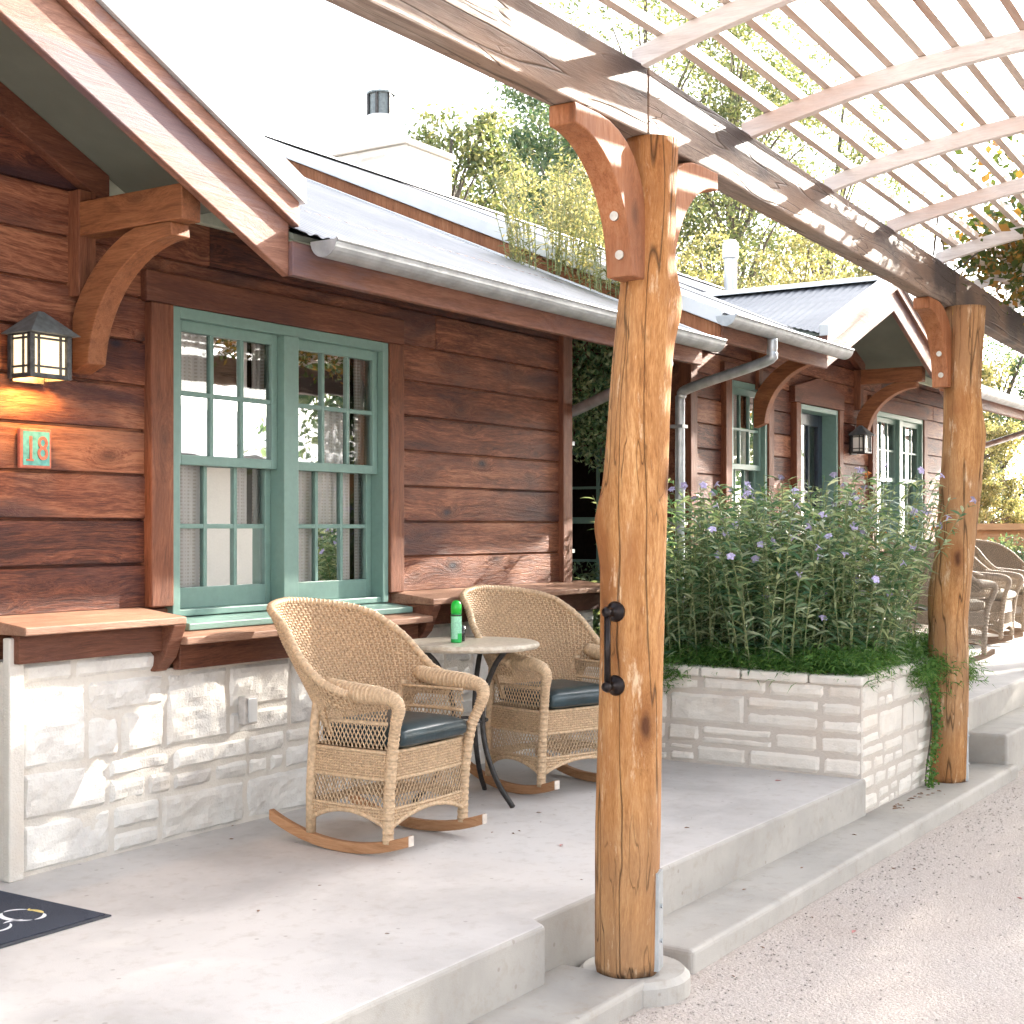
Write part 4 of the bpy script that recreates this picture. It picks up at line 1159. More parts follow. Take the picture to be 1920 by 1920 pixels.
    m = MB(); m.box(-.255, .255, -.20, .20, .418, .432); m.build('seat', 'wicker_shell', t)
    # seat cushion
    cu = bmesh.new(); bmesh.ops.create_cube(cu, size=1.0)
    bmesh.ops.subdivide_edges(cu, edges=cu.edges, cuts=9, use_grid_fill=True)
    for v in cu.verts:
        x, y, z = v.co * 2
        ex = 1 - abs(x) ** 6; ey = 1 - abs(y) ** 8
        k = .55 + .45 * min(1, (1 - max(abs(x), 0) ** 10)) * min(1, (1 - abs(y) ** 12 * .8))
        yy = -.03 + y * .215 + (-.012 * (1 - z * z) if y < -.9 else 0)
        zz = .487 + z * .052 * k + (.010 * (1 - x * x) * (1 - y * y) if z > 0 else 0) + .004 * mnoise.noise(Vector((x * 2, y * 2, z)))
        v.co = Vector((x * .238, yy, zz))
    me = bpy.data.meshes.new('cushion'); cu.to_mesh(me); cu.free(); me.materials.append(MATS[cushion])
    me.polygons.foreach_set('use_smooth', [True] * len(me.polygons))
    co = bpy.data.objects.new('cushion', me); COL.objects.link(co); co.parent = t
    co.modifiers.new('soft', 'SUBSURF').levels = 1
    # rockers
    for sg in (-1, 1):
        m = MB(); rr = .98; vs = []; n = 22; tip = []
        for i in range(n):
            s_ = -.315 + .755 * i / (n - 1); zz = rr - math.sqrt(rr * rr - (s_ - .03) ** 2)
            for dx, dz in ((-.016, .0), (.016, .0), (.016, .045), (-.016, .045)): vs.append((sg * .263 + dx, s_, zz + dz + .001))
        fs = [(4 * i + k, 4 * i + (k + 1) % 4, 4 * i + 4 + (k + 1) % 4, 4 * i + 4 + k) for i in range(n - 1) for k in range(4)] + [(3, 2, 1, 0), tuple(range(4 * n - 4, 4 * n))]
        m.add(vs, fs); ro = m.build('rocker', 'rocker', t, bevel=.004)
        e = [Vector(v) for v in vs[:4]]; c_ = sum(e, Vector()) / 4
        m = MB(); m.slab([c_ + (p - c_) * .92 + Vector((0, -.0015, 0)) for p in e], (0, -.004, 0)); m.build('end_cap', 'white_tip', ro)
    return t
G1 = 'wicker rocking chairs on the porches'
ch1 = make_chair('rocking_chair', 'nearest wicker rocking chair with dark cushion, left of the small round table', 'vinyl', G1)
ch1.location = (4.825, 3.79, 0); ch1.rotation_euler = (0, 0, R(0))
ch2 = copy_tree(ch1); ch2.location = (6.30, 3.86, 0); ch2.rotation_euler = (0, 0, R(-17))
ch2['label'] = 'wicker rocking chair right of the round table, partly behind the near log post'
PALE = {}
wood('rocker_grey', 1, [(.16, .10, .065), (.25, .17, .12), (.34, .25, .18)], knot=0, vary=.2, bump=.1)
def pale(c):
    swap = {'vinyl': 'cushion_cloth', 'wicker': 'wicker_grey', 'wicker_shell': 'shell_grey', 'rocker': 'rocker_grey'}
    for ch in c.children_recursive:
        if ch.type == 'MESH':
            key = ch.data.name
            if key not in PALE:
                d = ch.data.copy(); PALE[key] = d
                for k_, v_ in swap.items():
                    if d.materials[0] == MATS[k_]: d.materials[0] = MATS[v_]; break
            ch.data = PALE[key]
spots = [((12.35, 3.60, .2), 62, 'distant wicker chair seen from the side between flowering bush and far log post'),
         ((14.45, 3.80, .2), 3, 'distant wicker chair just right of the far log post, front legs toward the path'),
         ((15.9, 3.85, .2), -12, 'distant wicker chair with pale cushion at the right edge of the photo')]
for loc, rz, lab in spots:
    c = copy_tree(ch1); c.location = loc; c.rotation_euler = (0, 0, R(rz)); c['label'] = lab; pale(c)

# ------------------------------------------------------------------ round table, spray can, tumbler, mat
TX, TY = 5.765, 4.02
tb = empty('side_table', (TX, TY, 0), 'small round table with pale stone top and bowed dark legs between the rocking chairs', 'table')
m = MB(); m.lathe([(.001, .752), (.30, .752), (.335, .758), (.345, .770), (.342, .782), (.33, .788), (.001, .789)], (TX, TY, 0), 56); m.build('tabletop', 'table_stone', tb, smooth=False, bevel=.002)
for k, an in enumerate((-100, 20, 140)):
    a = R(an); d = Vector((math.cos(a), math.sin(a), 0)); c0 = Vector((TX, TY, 0))
    pth = smooth_path([c0 + d * .235 + Vector((0, 0, .75)), c0 + d * .17 + Vector((0, 0, .68)), c0 + d * .105 + Vector((0, 0, .55)), c0 + d * .085 + Vector((0, 0, .40)), c0 + d * .115 + Vector((0, 0, .25)), c0 + d * .19 + Vector((0, 0, .11)), c0 + d * .29 + Vector((0, 0, .006))], 5)
    m = MB(); m.tube(pth, .0135, 8); m.build('leg', 'dark_metal', tb, smooth=True)
m = MB(); ringp = arc((TX, TY, .40), .085, 0, 2 * math.pi, 28, 'xy'); m.tube(ringp, .007, 8, cap=False); m.build('ring', 'dark_metal', tb, smooth=True)
cx, cy = 5.66, 4.03
can = empty('spray_can', (cx, cy, .7895), 'green aerosol spray can with domed bright green cap on the round table', 'spray can')
z = .7895
m = MB(); m.lathe([(.001, z), (.0255, z), (.027, z + .004), (.027, z + .135), (.0245, z + .143)], (cx, cy, 0), 28); m.build('can_body', 'can_green', can, smooth=False)
m = MB(); m.lathe([(.0001, z + .143), (.0265, z + .143), (.0268, z + .170), (.0255, z + .186), (.020, z + .199), (.010, z + .2055), (.0001, z + .207)], (cx, cy, 0), 28); m.build('cap', 'can_cap', can, smooth=True)
m = MB(); n = 18
for (a0, a1, z0, z1) in ((150, 292, .046, .128), (150, 230, .018, .046)):
    pts = []
    for j in range(2):
        for i in range(n):
            a = R(a0 + (a1 - a0) * i / (n - 1)); pts.append((cx + .0274 * math.cos(a), cy + .0274 * math.sin(a), z + (z0, z1)[j]))
    m.grid(pts, n, 2)
m.build('label_panel', 'can_label', can)
m = MB(); m.lathe([(.0276, z + .131), (.0279, z + .133), (.0279, z + .136), (.0276, z + .138)], (cx, cy, 0), 28); m.build('band', 'dark_metal', can)
gx, gy = 5.735, 4.06
m = MB(); m.lathe([(.001, z), (.024, z), (.030, z + .075), (.0285, z + .075), (.0225, z + .006), (.001, z + .006)], (gx, gy, 0), 28)
tag(m.build('drinking_glass', 'tumbler_glass', None, smooth=True, base=(gx, gy, z)), 'small clear drinking glass standing beside the green spray can', 'glass')

mt = empty('door_mat', (2.95, 4.17, 0), 'dark charcoal doormat with white and gold emblem lying on the porch floor', 'doormat')
m = MB(); m.box(2.42, 3.36, 3.86, 4.48, .001, .007); m.build('rubber_edge', 'mat_rubber', mt, bevel=.003)
m = MB(); m.box(2.435, 3.345, 3.875, 4.465, .0072, .012); m.build('pile', 'mat_pile', mt, bevel=.003)
# emblem: paired crescent strokes making open rings
def crescent(m, c, rx, ry, a0, a1, wmax, z=.0126, rot=0.0, n=22):
    L, Rr = [], []
    for i in range(n):
        t = i / (n - 1); a = R(a0 + (a1 - a0) * t); wd = wmax * math.sin(math.pi * t) ** .7 + .0008
        for lst, k in ((L, 1), (Rr, -1)):
            x = (rx + k * wd / 2) * math.cos(a); y = (ry + k * wd / 2) * math.sin(a)
            lst.append((c[0] + x * math.cos(rot) - y * math.sin(rot), c[1] + x * math.sin(rot) + y * math.cos(rot), z))
    m.grid(L + Rr, n, 2)
m = MB(); g = MB(); ec = (3.175, 4.10)
crescent(m, ec, .062, .085, 110, 250, .022); crescent(m, ec, .062, .085, 255, 330, .016); crescent(m, ec, .062, .085, 30, 105, .014)
crescent(m, (3.095, 4.03), .05, .04, 120, 30, .014)
crescent(m, (3.02, 4.10), .075, .10, 200, 330, .014); crescent(m, (2.90, 4.12), .06, .085, 60, 300, .02)
crescent(g, ec, .062, .085, -28, 26, .020); crescent(g, (3.255, 4.125), .03, .025, 200, 110, .008)
m.build('emblem', 'white_letter', mt); g.build('emblem', 'gold_letter', mt)

# ------------------------------------------------------------------ wall lanterns and number plate
def lantern(loc, label, lit):
    L = empty('wall_lantern', loc, label, 'wall lamp', 'craftsman lanterns on the cabin fronts')
    x, y, z = loc                                    # centre of the back, bottom
    w2, d, h = .088, .14, .185
    def bx(*b):
        m.box(x + b[0], x + b[1], y + b[2], y + b[3], z + b[4], z + b[5])
    m = MB(); t = .011
    for sx in (-1, 1):
        for sy in (-d - .02, -.02 - .022):
            bx(sx * w2 - t, sx * w2 + t, sy, sy + .022, 0, h)
    bx(-w2 + t, w2 - t, -d - .018, -d + .0, 0, .018); bx(-w2 + t, w2 - t, -d - .018, -d, h - .018, h)
    for sx in (-1, 1): bx(sx * w2 - .008, sx * w2 + .008, -d + .002, -.042, 0, .018); bx(sx * w2 - .008, sx * w2 + .008, -d + .002, -.042, h - .018, h)
    bx(-.075, .075, -.022, 0, -.01, h + .02)
    m.build('frame', 'lamp_frame', L, bevel=.002)
    m = MB(); s = .004
    for xx in (-.052, .052): bx(xx - s, xx + s, -d - .014, -d - .006, .018, h - .018)
    for zz in (.045, .155):
        for a, b in ((-w2 + t, -.052 - s), (-.052 + s, .052 - s), (.052 + s, w2 - t)): bx(a, b, -d - .0135, -d - .0065, zz - s, zz + s)
    for sx in (-1, 1):
        bx(sx * (w2 + .001) - s, sx * (w2 + .001) + s, -.105 - s, -.105 + s, .018, h - .018)
        for zz in (.045, .155):
            for a, b in ((-d + .003, -.105 - s), (-.105 + s, -.042)): bx(sx * (w2 + .001) - s, sx * (w2 + .001) + s, a, b, zz - s, zz + s)
    m.build('glazing_bar', 'lamp_frame', L)
    m = MB(); bx(-w2 + t, w2 - t, -d - .004, -d - .001, .018, h - .018)
    for sx in (-1, 1): bx(sx * (w2 - .003) - .0015, sx * (w2 - .003) + .0015, -d + .003, -.043, .018, h - .018)
    m.build('lamp_glass', 'lamp_lit' if lit else 'lamp_unlit', L)
    m = MB(); o = .032
    A = [(x - w2 - o, y - d - .02 - o, z + h - .012), (x + w2 + o, y - d - .02 - o, z + h - .012), (x + w2 + o, y - .002, z + h - .012), (x - w2 - o, y - .002, z + h - .012)]
    B_ = [(x - .012, y - .10, z + h + .082), (x + .012, y - .10, z + h + .082), (x + .012, y - .07, z + h + .082), (x - .012, y - .07, z + h + .082)]
    m.add(A + B_, [(3, 2, 1, 0), (4, 5, 6, 7), (0, 1, 5, 4), (1, 2, 6, 5), (2, 3, 7, 6), (3, 0, 4, 7)])
    m.build('lamp_roof', 'lamp_roof', L, bevel=.002)
    if lit:
        ld = bpy.data.lights.new('lantern_bulb', 'POINT'); ld.energy = 3.2; ld.color = (1.0, .50, .14); ld.shadow_soft_size = .02
        lo = bpy.data.objects.new('lantern_bulb', ld); COL.objects.link(lo); lo.parent = L; lo.location = (0, -.085, .045)
    return L
lantern((3.655, 4.705, 1.935), 'lit wall lantern with hipped metal roof casting orange glow above the number 18 sign', True)
lantern((13.13, 4.705, 2.06), 'unlit white-paned wall lantern beside the far cabin\'s blue door', False)
def sign(loc, text, label):
    x, y, z = loc; L = empty('number_sign', loc, label, 'sign')
    m = MB(); hw, hh = .076, .080
    m.box(x - hw, x + hw, y - .022, y, z - hh, z + hh); m.build('tile', 'terracotta', L, bevel=.006)
    m = MB(); m.box(x - hw + .012, x + hw - .012, y - .0235, y - .0222, z - hh + .012, z + hh - .012); m.build('glaze', 'turquoise', L)
    if text:
        fc = bpy.data.curves.new('digits', 'FONT'); fc.body = text; fc.size = .135; fc.align_x = 'CENTER'; fc.align_y = 'CENTER'; fc.extrude = .002; fc.space_character = 1.05
        ft = bpy.data.objects.new('tmp', fc); COL.objects.link(ft); bpy.context.view_layer.update()
        me = bpy.data.meshes.new_from_object(ft.evaluated_get(bpy.context.evaluated_depsgraph_get())); bpy.data.objects.remove(ft)
        me.materials.clear(); me.materials.append(MATS['terracotta'])
        o = bpy.data.objects.new('digits', me); COL.objects.link(o); o.parent = L; o.rotation_euler = (R(90), 0, 0); o.location = (0, -.026, -.004); o.scale = (.82, 1.0, 1)
        m = MB(); m.box(x - .049, x - .015, y - .027, y - .0237, z - .051, z - .044); m.build('serif', 'terracotta', L)
    return L
sign((3.70, 4.716, 1.668), '18', 'small turquoise tile with terracotta border reading 18, below the lit lantern')
L = empty('number_sign', (13.0, 4.716, 1.62), 'small pale plaque below the unlit lantern on the far cabin', 'sign')
m = MB(); m.box(12.93, 13.08, 4.695, 4.716, 1.53, 1.73); m.build('tile', 'grey_paint', L, bevel=.005)

# ------------------------------------------------------------------ stone planter
pl_ = empty('stone_planter', (7.4, 3.5, 0), 'pale coursed stone planter wall filled with flowering bushes at the porch end', 'planter')
ashlar((7.40, 4.55, 0), (0, -1, 0), (-1, 0, 0), 1.96, .50, 47, amp=.013, cell=.026, gap=.0042, rows=(.065, .20), wid=(.14, .50), edge=.005).build('side_wall', 'planter_stone', pl_)
ashlar((7.40, 2.60, -.2), (1, 0, 0), (0, -1, 0), 2.0, .70, 44, amp=.013, cell=.03, gap=.0042, rows=(.075, .18), wid=(.16, .40), edge=.005).build('front_wall', 'planter_stone', pl_)
m = MB(); m.box(7.4005, 7.62, 2.6005, 4.55, -.2, .498); m.box(7.62, 9.40, 2.6005, 2.80, -.21, .498); m.box(9.25, 9.40, 2.80, 4.6, 0, .49)
m.build('mortar_core', 'planter_mortar', pl_)
mm = MB(); rnd = random.Random(3)
def caps(y0, y1, fixed, along):
    p = y0
    while p < y1 - .05:
        q = min(y1, p + rnd.uniform(.25, .5))
        if q > y1 - .12: q = y1
        zt = .548 + rnd.uniform(-.006, .006)
        if along == 'y': mm.box(7.385 + rnd.uniform(-.01, .006), 7.64, p + .004, q - .004, .4985, zt)
        else: mm.box(p + .004, q - .004, 2.585 + rnd.uniform(-.008, .006), 2.82, .4985, zt)
        p = q
caps(2.585, 4.55, 0, 'y'); caps(7.645, 9.40, 0, 'x')
mm.build('cap_stone', 'planter_stone', pl_, bevel=.012, segs=2)
m = MB(); n = 24; pts = []
for j in range(n):
    for i in range(n):
        x = 7.6 + 1.7 * i / (n - 1); y = 2.78 + 1.8 * j / (n - 1); pts.append((x, y, .44 + .05 * mnoise.noise(Vector((x * 2, y * 2, 0)))))
m.grid(pts, n, n); m.build('soil', 'soil', pl_)
# ------------------------------------------------------------------ plants in the planter
def stems_plant(name, loc, label, n_st, hgt, spread, leafmat, leaf_l, leaf_w, n_leaf, seed, group, flower=None, nfl=0, lean=.35, pale=None, cat='bush', droop=.35, fs=.021):
    rng = np.random.default_rng(seed); x0, y0, z0 = loc
    t = empty(name, loc, label, cat, group)
    Ps, Ds, Ls, Ws = [], [], [], []; st = MB(); tips = []
    for k in range(n_st):
        a = rng.uniform(0, 2 * math.pi); rr = spread * math.sqrt(rng.uniform()) * .55
        b = Vector((x0 + rr * math.cos(a), y0 + rr * math.sin(a), z0 - .03)); h = hgt * rng.uniform(.62, 1.0)
        out = Vector((math.cos(a), math.sin(a), 0)) * (rr / spread + .2) * lean * h + Vector((rng.normal(), rng.normal(), 0)) * .07 * h
        path = [b + out * (q / 6) ** 1.5 + Vector((0, 0, h * q / 6)) for q in range(7)]
        st.tube(path, [.0042 - .0004 * q for q in range(7)], 4, cap=False); kf = int(rng.choice([3, 4, 5, 6, 6])); tips.append((path[kf], (path[-1] - path[-2]).normalized() + Vector((math.cos(a), math.sin(a), 0)) * .6))
        for i in range(n_leaf):
            f = (i + rng.uniform()) / n_leaf; f = .05 + .95 * f; q = min(5, int(f * 6)); p = path[q].lerp(path[q + 1], f * 6 - q)
            ang = rng.uniform(0, 2 * math.pi); up = rng.uniform(-.1, 1.1)
            Ps.append(p); Ds.append((math.cos(ang), math.sin(ang), up)); Ls.append(leaf_l * rng.uniform(.55, 1.15) * (1.1 - .35 * f)); Ws.append(leaf_w * rng.uniform(.7, 1.25))
    st.build('stem', 'stem_green', t)
    V, F = blades(np.array([tuple(p) for p in Ps]), np.array(Ds), np.array(Ls), np.array(Ws), droop, rng)
    np_mesh('foliage', V, F, leafmat, t)
    if flower:
        idx = rng.choice(len(tips), size=min(nfl, len(tips)), replace=False)
        for i in idx:
            p, d = tips[i]; m = MB()
            c = Vector(p) + d.normalized() * .035; ax = (d + Vector((rng.normal(), rng.normal(), rng.normal())) * .6).normalized()
            u = ax.orthogonal().normalized(); v = ax.cross(u)
            if flower == 'flower_purple':
                m.tube([c - ax * .022, c], [.003, .006], 6)
                for q in range(5):
                    a0 = q * 2 * math.pi / 5; e = u * math.cos(a0) + v * math.sin(a0); s_ = ax.cross(e)
                    m.add([c, c + e * fs * .7 + s_ * fs * .55 + ax * .008, c + e * fs * 1.25 + s_ * fs * .2 + ax * .004, c + e * fs * 1.25 - s_ * fs * .2 + ax * .004, c + e * fs * .7 - s_ * fs * .55 + ax * .008], [(0, 1, 2, 3, 4)])
            else:
                for q in range(14):
                    e = (u * rng.normal() + v * rng.normal() + ax * abs(rng.normal())).normalized(); cc = c + e * .022
                    m.lathe([(.001, -.005), (.0065, 0), (.001, .008)], cc, 5)
            m.build('flower', flower, t)
    return t
GB = 'flowering bushes in the stone planter'
bush = [((7.80, 3.80, .46), 'leafy green bush with a few lilac flowers, nearest the cabin end of the planter', 90, 1.14, .54, 61, 20),
        ((7.78, 3.25, .46), 'dense narrow-leaved bush with lilac flowers above the planter\'s side wall', 95, 1.18, .54, 62, 34),
        ((8.10, 2.98, .46), 'bush thick with lilac trumpet flowers near the planter\'s front corner', 95, 1.22, .54, 63, 52),
        ((8.42, 3.42, .46), 'tallest lilac-flowered bush at the middle of the planter, in front of the far window', 90, 1.28, .56, 64, 34),
        ((8.55, 4.15, .46), 'green narrow-leaved bush at the back of the planter beside the far downspout', 75, 1.22, .5, 65, 8)]
for loc, lab, ns, h, sp, sd, nf in bush:
    stems_plant('flowering_bush', loc, lab, ns, h, sp, 'leaf_bush', .135, .0165, 54, sd, GB, 'flower_purple', nf)
stems_plant('pale_bush', (8.62, 3.10, .46), 'upright pale yellow-green plant rising among the lilac bushes before the blue door', 24, 1.22, .22, 'leaf_pale', .11, .017, 40, 71, None, lean=.2, droop=.2)
stems_plant('milkweed', (9.02, 2.98, .46), 'tall plant with orange flower clusters at the right end of the planter', 28, 1.34, .30, 'leaf_bush', .12, .018, 34, 72, None, 'flower_orange', 11, lean=.3)

# ferny ground cover along the front edge, spilling over
def tufts(name, cents, mat, label, ll, lw, per, seed, up=.6, droop=.6, cat='ground cover', stuff=True):
    rng = np.random.default_rng(seed); n = len(cents) * per
    C = np.repeat(np.array(cents), per, 0) + rng.normal(size=(n, 3)) * np.array([.055, .055, .03])
    D = rng.normal(size=(n, 3)); D[:, 2] = np.abs(D[:, 2]) * up + .1
    V, F = blades(C, D, ll * rng.uniform(.5, 1.2, n), lw * rng.uniform(.7, 1.3, n), droop, rng, 2)
    o = np_mesh(name, V, F, mat); tag(o, label, cat, kind='stuff' if stuff else None); return o
rng = np.random.default_rng(5); cs = []
for i in range(300):
    k = rng.uniform()
    if k < .5: cs.append((7.48 + abs(rng.normal()) * .12, rng.uniform(2.62, 4.2), .54 + rng.uniform(0, .09)))
    else: cs.append((rng.uniform(7.5, 9.35), 2.68 + abs(rng.normal()) * .12, .54 + rng.uniform(0, .10)))
for i in range(70): cs.append((rng.uniform(8.2, 9.3), 2.60 - abs(rng.normal()) * .04, .55 - abs(rng.normal()) * .10))
for i in range(14): cs.append((7.40 - abs(rng.normal()) * .02, rng.choice([4.0, 3.75]) + rng.normal() * .05, .54 - abs(rng.normal()) * .05))
tufts('ground_cover', cs, 'leaf_fern', 'bright green ferny ground cover along the planter edge', .085, .007, 60, 6)
# ivy trailing down the planter front beside the far post
iv = []
for i in range(520):
    z = rng.uniform(-.19, .55); iv.append((8.50 + .06 * math.sin(z * 9) + rng.normal() * .03, 2.555 - abs(rng.normal()) * .02, z))
V, F = leaf_quads(np.array(iv), rng.uniform(.018, .034, 520), .7, .2)
t = empty('ivy', (8.5, 2.56, -.19), 'trailing green ivy hanging down the planter wall beside the far log post', 'ivy')
np_mesh('foliage', V, F, 'leaf_fern', t)
m = MB(); m.tube([(8.50 + .06 * math.sin(z * 9), 2.57, z) for z in np.linspace(-.19, .56, 14)], .005, 5); m.build('stem', 'tree_bark', t)

# ------------------------------------------------------------------ shrubs in the gap between the two cabins
def leafy(name, loc, label, blobs, n, size, mat, seed, cat, group=None, trunk=None, aspect=.45, extra=None):
    rng = np.random.default_rng(seed); t = empty(name, loc, label, cat, group)
    tot = sum(b[3] ** 2 for b in blobs); Cs = []
    for (bx_, by_, bz_, br, *sq) in blobs:
        k = int(n * br ** 2 / tot); d = rng.normal(size=(k, 3)); d /= np.linalg.norm(d, axis=1)[:, None]
        rr = br * rng.uniform(.35, 1.0, k) ** .5; p = d * rr[:, None]
        if sq: p[:, 2] *= sq[0]
        Cs.append(p + np.array([bx_, by_, bz_]))
    C = np.concatenate(Cs); sz = size * rng.uniform(.6, 1.3, len(C))
    V, F = leaf_quads(C, sz, aspect, .5, None, rng); np_mesh('foliage', V, F, mat, t)
    if trunk:
        m = MB()
        for path, r in trunk: m.tube(smooth_path(path, 4), [r * (1 - .75 * i / (4 * (len(path) - 1))) for i in range(4 * (len(path) - 1) + 1)], 7)
        m.build('trunk', 'tree_bark', t, smooth=True)
    return t
rb = np.random.default_rng(21)
leafy('shrub', (8.5, 5.3, 0), 'dark glossy shrub in the gap between the two cabins, low beside the corner', [(8.55 + rb.uniform(-.35, .75), 5.0 + rb.uniform(-.15, .5), .2 + i * .05, .27) for i in range(14)], 6000, .055, 'leaf_tree_b', 22, 'shrub', trunk=[([(8.5, 5.2, 0), (8.45, 5.15, .6), (8.5, 5.2, 1.2)], .02)])
leafy('climbing_plant', (9.5, 5.5, 0), 'leafy climber on the wall between the cabins, rising under the eaves beside the corner board', [(9.42 + rb.uniform(-.15, .1), 5.55 + rb.uniform(-.35, .4), 2.0 + i * .05, .25) for i in range(18)], 6500, .05, 'leaf_bush', 23, 'climbing plant', trunk=[([(9.5, 5.2, 0), (9.5, 5.25, 1.2), (9.48, 5.5, 2.4)], .02)])
# spiky growth showing above the low roof edge
for i, (bx_, by_, zt, lab) in enumerate(((8.36, 5.15, 4.0, 'tall spiky yellow-green climber rising above the near roof, left spray'), (8.36, 4.62, 3.68, 'tall spiky grey-green climber rising above the near roof, right spray close to the post'))):
    stems_plant('climbing_plant', (bx_, by_, 2.95 if i else 3.1), lab, 62, zt - (2.95 if i else 3.1), .62, 'leaf_yellow', .06, .012, 44, 80 + i, 'climbers above the near roof', lean=.35, droop=.1, cat='climbing plant')

# ------------------------------------------------------------------ trees
def tree(name, loc, h, cr, label, mat, seed, nleaf, leafsize, group=None, trunk_r=.16, cz=.62, nb=40, sq=.8, gap=.55, bark='tree_bark'):
    rng = np.random.default_rng(seed); x, y, z = loc; t = empty(name, loc, label, 'tree', group)
    m = MB(); top = Vector((x + rng.normal() * .3, y + rng.normal() * .3, z + h * .9))
    base = Vector((x, y, z)); pth = smooth_path([base, base.lerp(top, .3) + Vector((rng.normal() * .15, rng.normal() * .15, 0)), base.lerp(top, .65) + Vector((rng.normal() * .2, rng.normal() * .2, 0)), top], 6)
    m.tube(pth, [trunk_r * (1 - .85 * i / (len(pth) - 1)) for i in range(len(pth))], 9)
    ctr = np.array([x, y, z + h * cz]); rad = np.array([cr, cr, h * (1 - cz) * 1.0 * sq + .5]); cents = []
    for k in range(nb):
        d = rng.normal(size=3); d /= np.linalg.norm(d); p = ctr + d * rad * rng.uniform(.35, 1.0) ** .6
        cents.append(p)
        i = min(len(pth) - 2, max(2, int((p[2] - z) / (h * .9) * len(pth) * .75))); a = pth[i]; b = Vector(p); mid = a.lerp(b, .5) + Vector((0, 0, .12 * (b - a).length))
        m.tube(smooth_path([a, mid, b], 3), [trunk_r * .2 * (1 - .13 * q) for q in range(7)], 5, cap=False)
    m.build('trunk', bark, t, smooth=True)
    per = nleaf // nb; C = []
    for p in cents:
        s_ = cr * rng.uniform(.18, .36); nsub = 5
        for q in range(nsub):
            sc = p + rng.normal(size=3) * s_ * .8
            C.append(sc + rng.normal(size=(per // nsub, 3)) * np.array([s_ * .5, s_ * .5, s_ * .32]))
    C = np.concatenate(C); V, F = leaf_quads(C, leafsize * rng.uniform(.6, 1.35, len(C)), .5, .4, None, rng); np_mesh('crown', V, F, mat, t)
    return t
GT = 'trees behind the cabins'
def at(p, Y): u = (p - 960) / 2658; return Y * (.8368 + .5476 * u) / (.5476 - .8368 * u), Y
def top_z(p, Y, py):
    x, y = at(p, Y); return 1.35 + (990 - py) / 2658 * (x * .8368 + y * .5476)
T = [(875, 15, 140, 125, 'leaf_tree', 9000, .12, 'airy tree whose crown shows just right of the chimney flue'),
     (1040, 17, 30, 175, 'leaf_tree_b', 15000, .13, 'dark green tree between chimney flue and the near post, behind the beam'),
     (905, 12, 275, 95, 'leaf_yellow', 11000, .085, 'yellow-green bushy tree directly right of the chimney'),
     (1075, 12.5, 265, 130, 'leaf_yellow', 13000, .09, 'pale yellowing tree just left of the near log post, behind the roof ridge'),
     (1215, 19, -190, 230, 'leaf_tree', 15000, .14, 'tall tree directly behind the top of the near log post'),
     (1400, 16, -120, 190, 'leaf_tree', 13000, .13, 'tall tree with visible trunk above the vent pipe on the far roof'),
     (1310, 11, 385, 115, 'leaf_yellow', 12000, .085, 'pale yellow bushy tree just right of the near post behind the far roof'),
     (1545, 15, 60, 150, 'leaf_tree', 8000, .12, 'thin tree seen through the pergola slats, right of the one with the trunk'),
     (1490, 11.5, 400, 120, 'leaf_yellow', 12000, .09, 'yellow-green tree above the far porch gable'),
     (1650, 9.5, 430, 120, 'leaf_yellow', 13000, .10, 'sunlit tree between the far gable and the far log post'),
     (1770, 8.2, 480, 110, 'leaf_yellow', 12000, .10, 'yellowish tree right behind the far log post'),
     (1895, 7.2, 600, 95, 'leaf_tree_b', 11000, .075, 'grey-green bushy tree right of the far log post, above the far gutter'),
     (1868, 6.2, 800, 60, 'leaf_yellow', 8000, .06, 'small yellow-leaved tree beside the sandstone wall at the right edge'),
     (622, 17, 262, 45, 'leaf_tree_b', 2500, .10, 'small treetop peeking over the roof just left of the chimney')]
for i, (p, Y, py, rpx, mat, nl, ls, lab) in enumerate(T):
    x, y = at(p, Y); h = (top_z(p, Y, py) - gz) * .97; D_ = x * .8368 + y * .5476; cr = rpx * D_ / 2658
    tree('broadleaf_tree', (x, y, gz), h, cr, lab, mat, 100 + i, int(nl * 1.75), ls, GT, trunk_r=.10 + h * .012, cz=(.62 if h > 7.5 else .5), nb=40 if h > 7.5 else 34)
# big shade trees on the open side of the path, outside the picture to the right
for i, ((x, y), h, cr, lab) in enumerate((((21.0, -2.4), 9.5, 3.3, 'broad shade tree on the open side of the path, farther of two'), ((19.8, -5.2), 8.6, 3.0, 'broad shade tree on the open side of the path, nearer of two'))):
    tree('shade_tree', (x, y, gz), h, cr, lab, 'leaf_tree_b', 140 + i, 22000, .17, 'shade trees across the path', trunk_r=.2, cz=.62, nb=60, sq=.9)

# sandstone wall and bushes at the far right
sw = empty('sandstone_wall', (22.6, 5.6, .2), 'low orange sandstone wall behind the distant wicker chairs', 'wall')
ashlar((22.6, 8.5, .18), (0, -1, 0), (-1, 0, 0), 6.0, 1.15, 77, amp=.03, cell=.09, rows=(.2, .32), wid=(.4, .8)).build('stone_face', 'sandstone', sw)
m = MB(); m.box(22.603, 23.0, 2.5, 8.5, -.28, 1.32); m.box(22.50, 23.05, 2.45, 8.55, 1.322, 1.42); m.build('core', 'sandstone', sw)
leafy('round_shrub', (21.6, 5.2, .2), 'dark green rounded shrub against the sandstone wall at the right edge', [(21.7 + rb.uniform(-.35, .35), 5.2 + rb.uniform(-.5, .5), .55 + rb.uniform(-.2, .35), .42) for i in range(9)], 5000, .07, 'leaf_tree_b', 31, 'shrub', trunk=[([(21.7, 5.2, .2), (21.7, 5.2, .5), (21.75, 5.2, .8)], .03)])

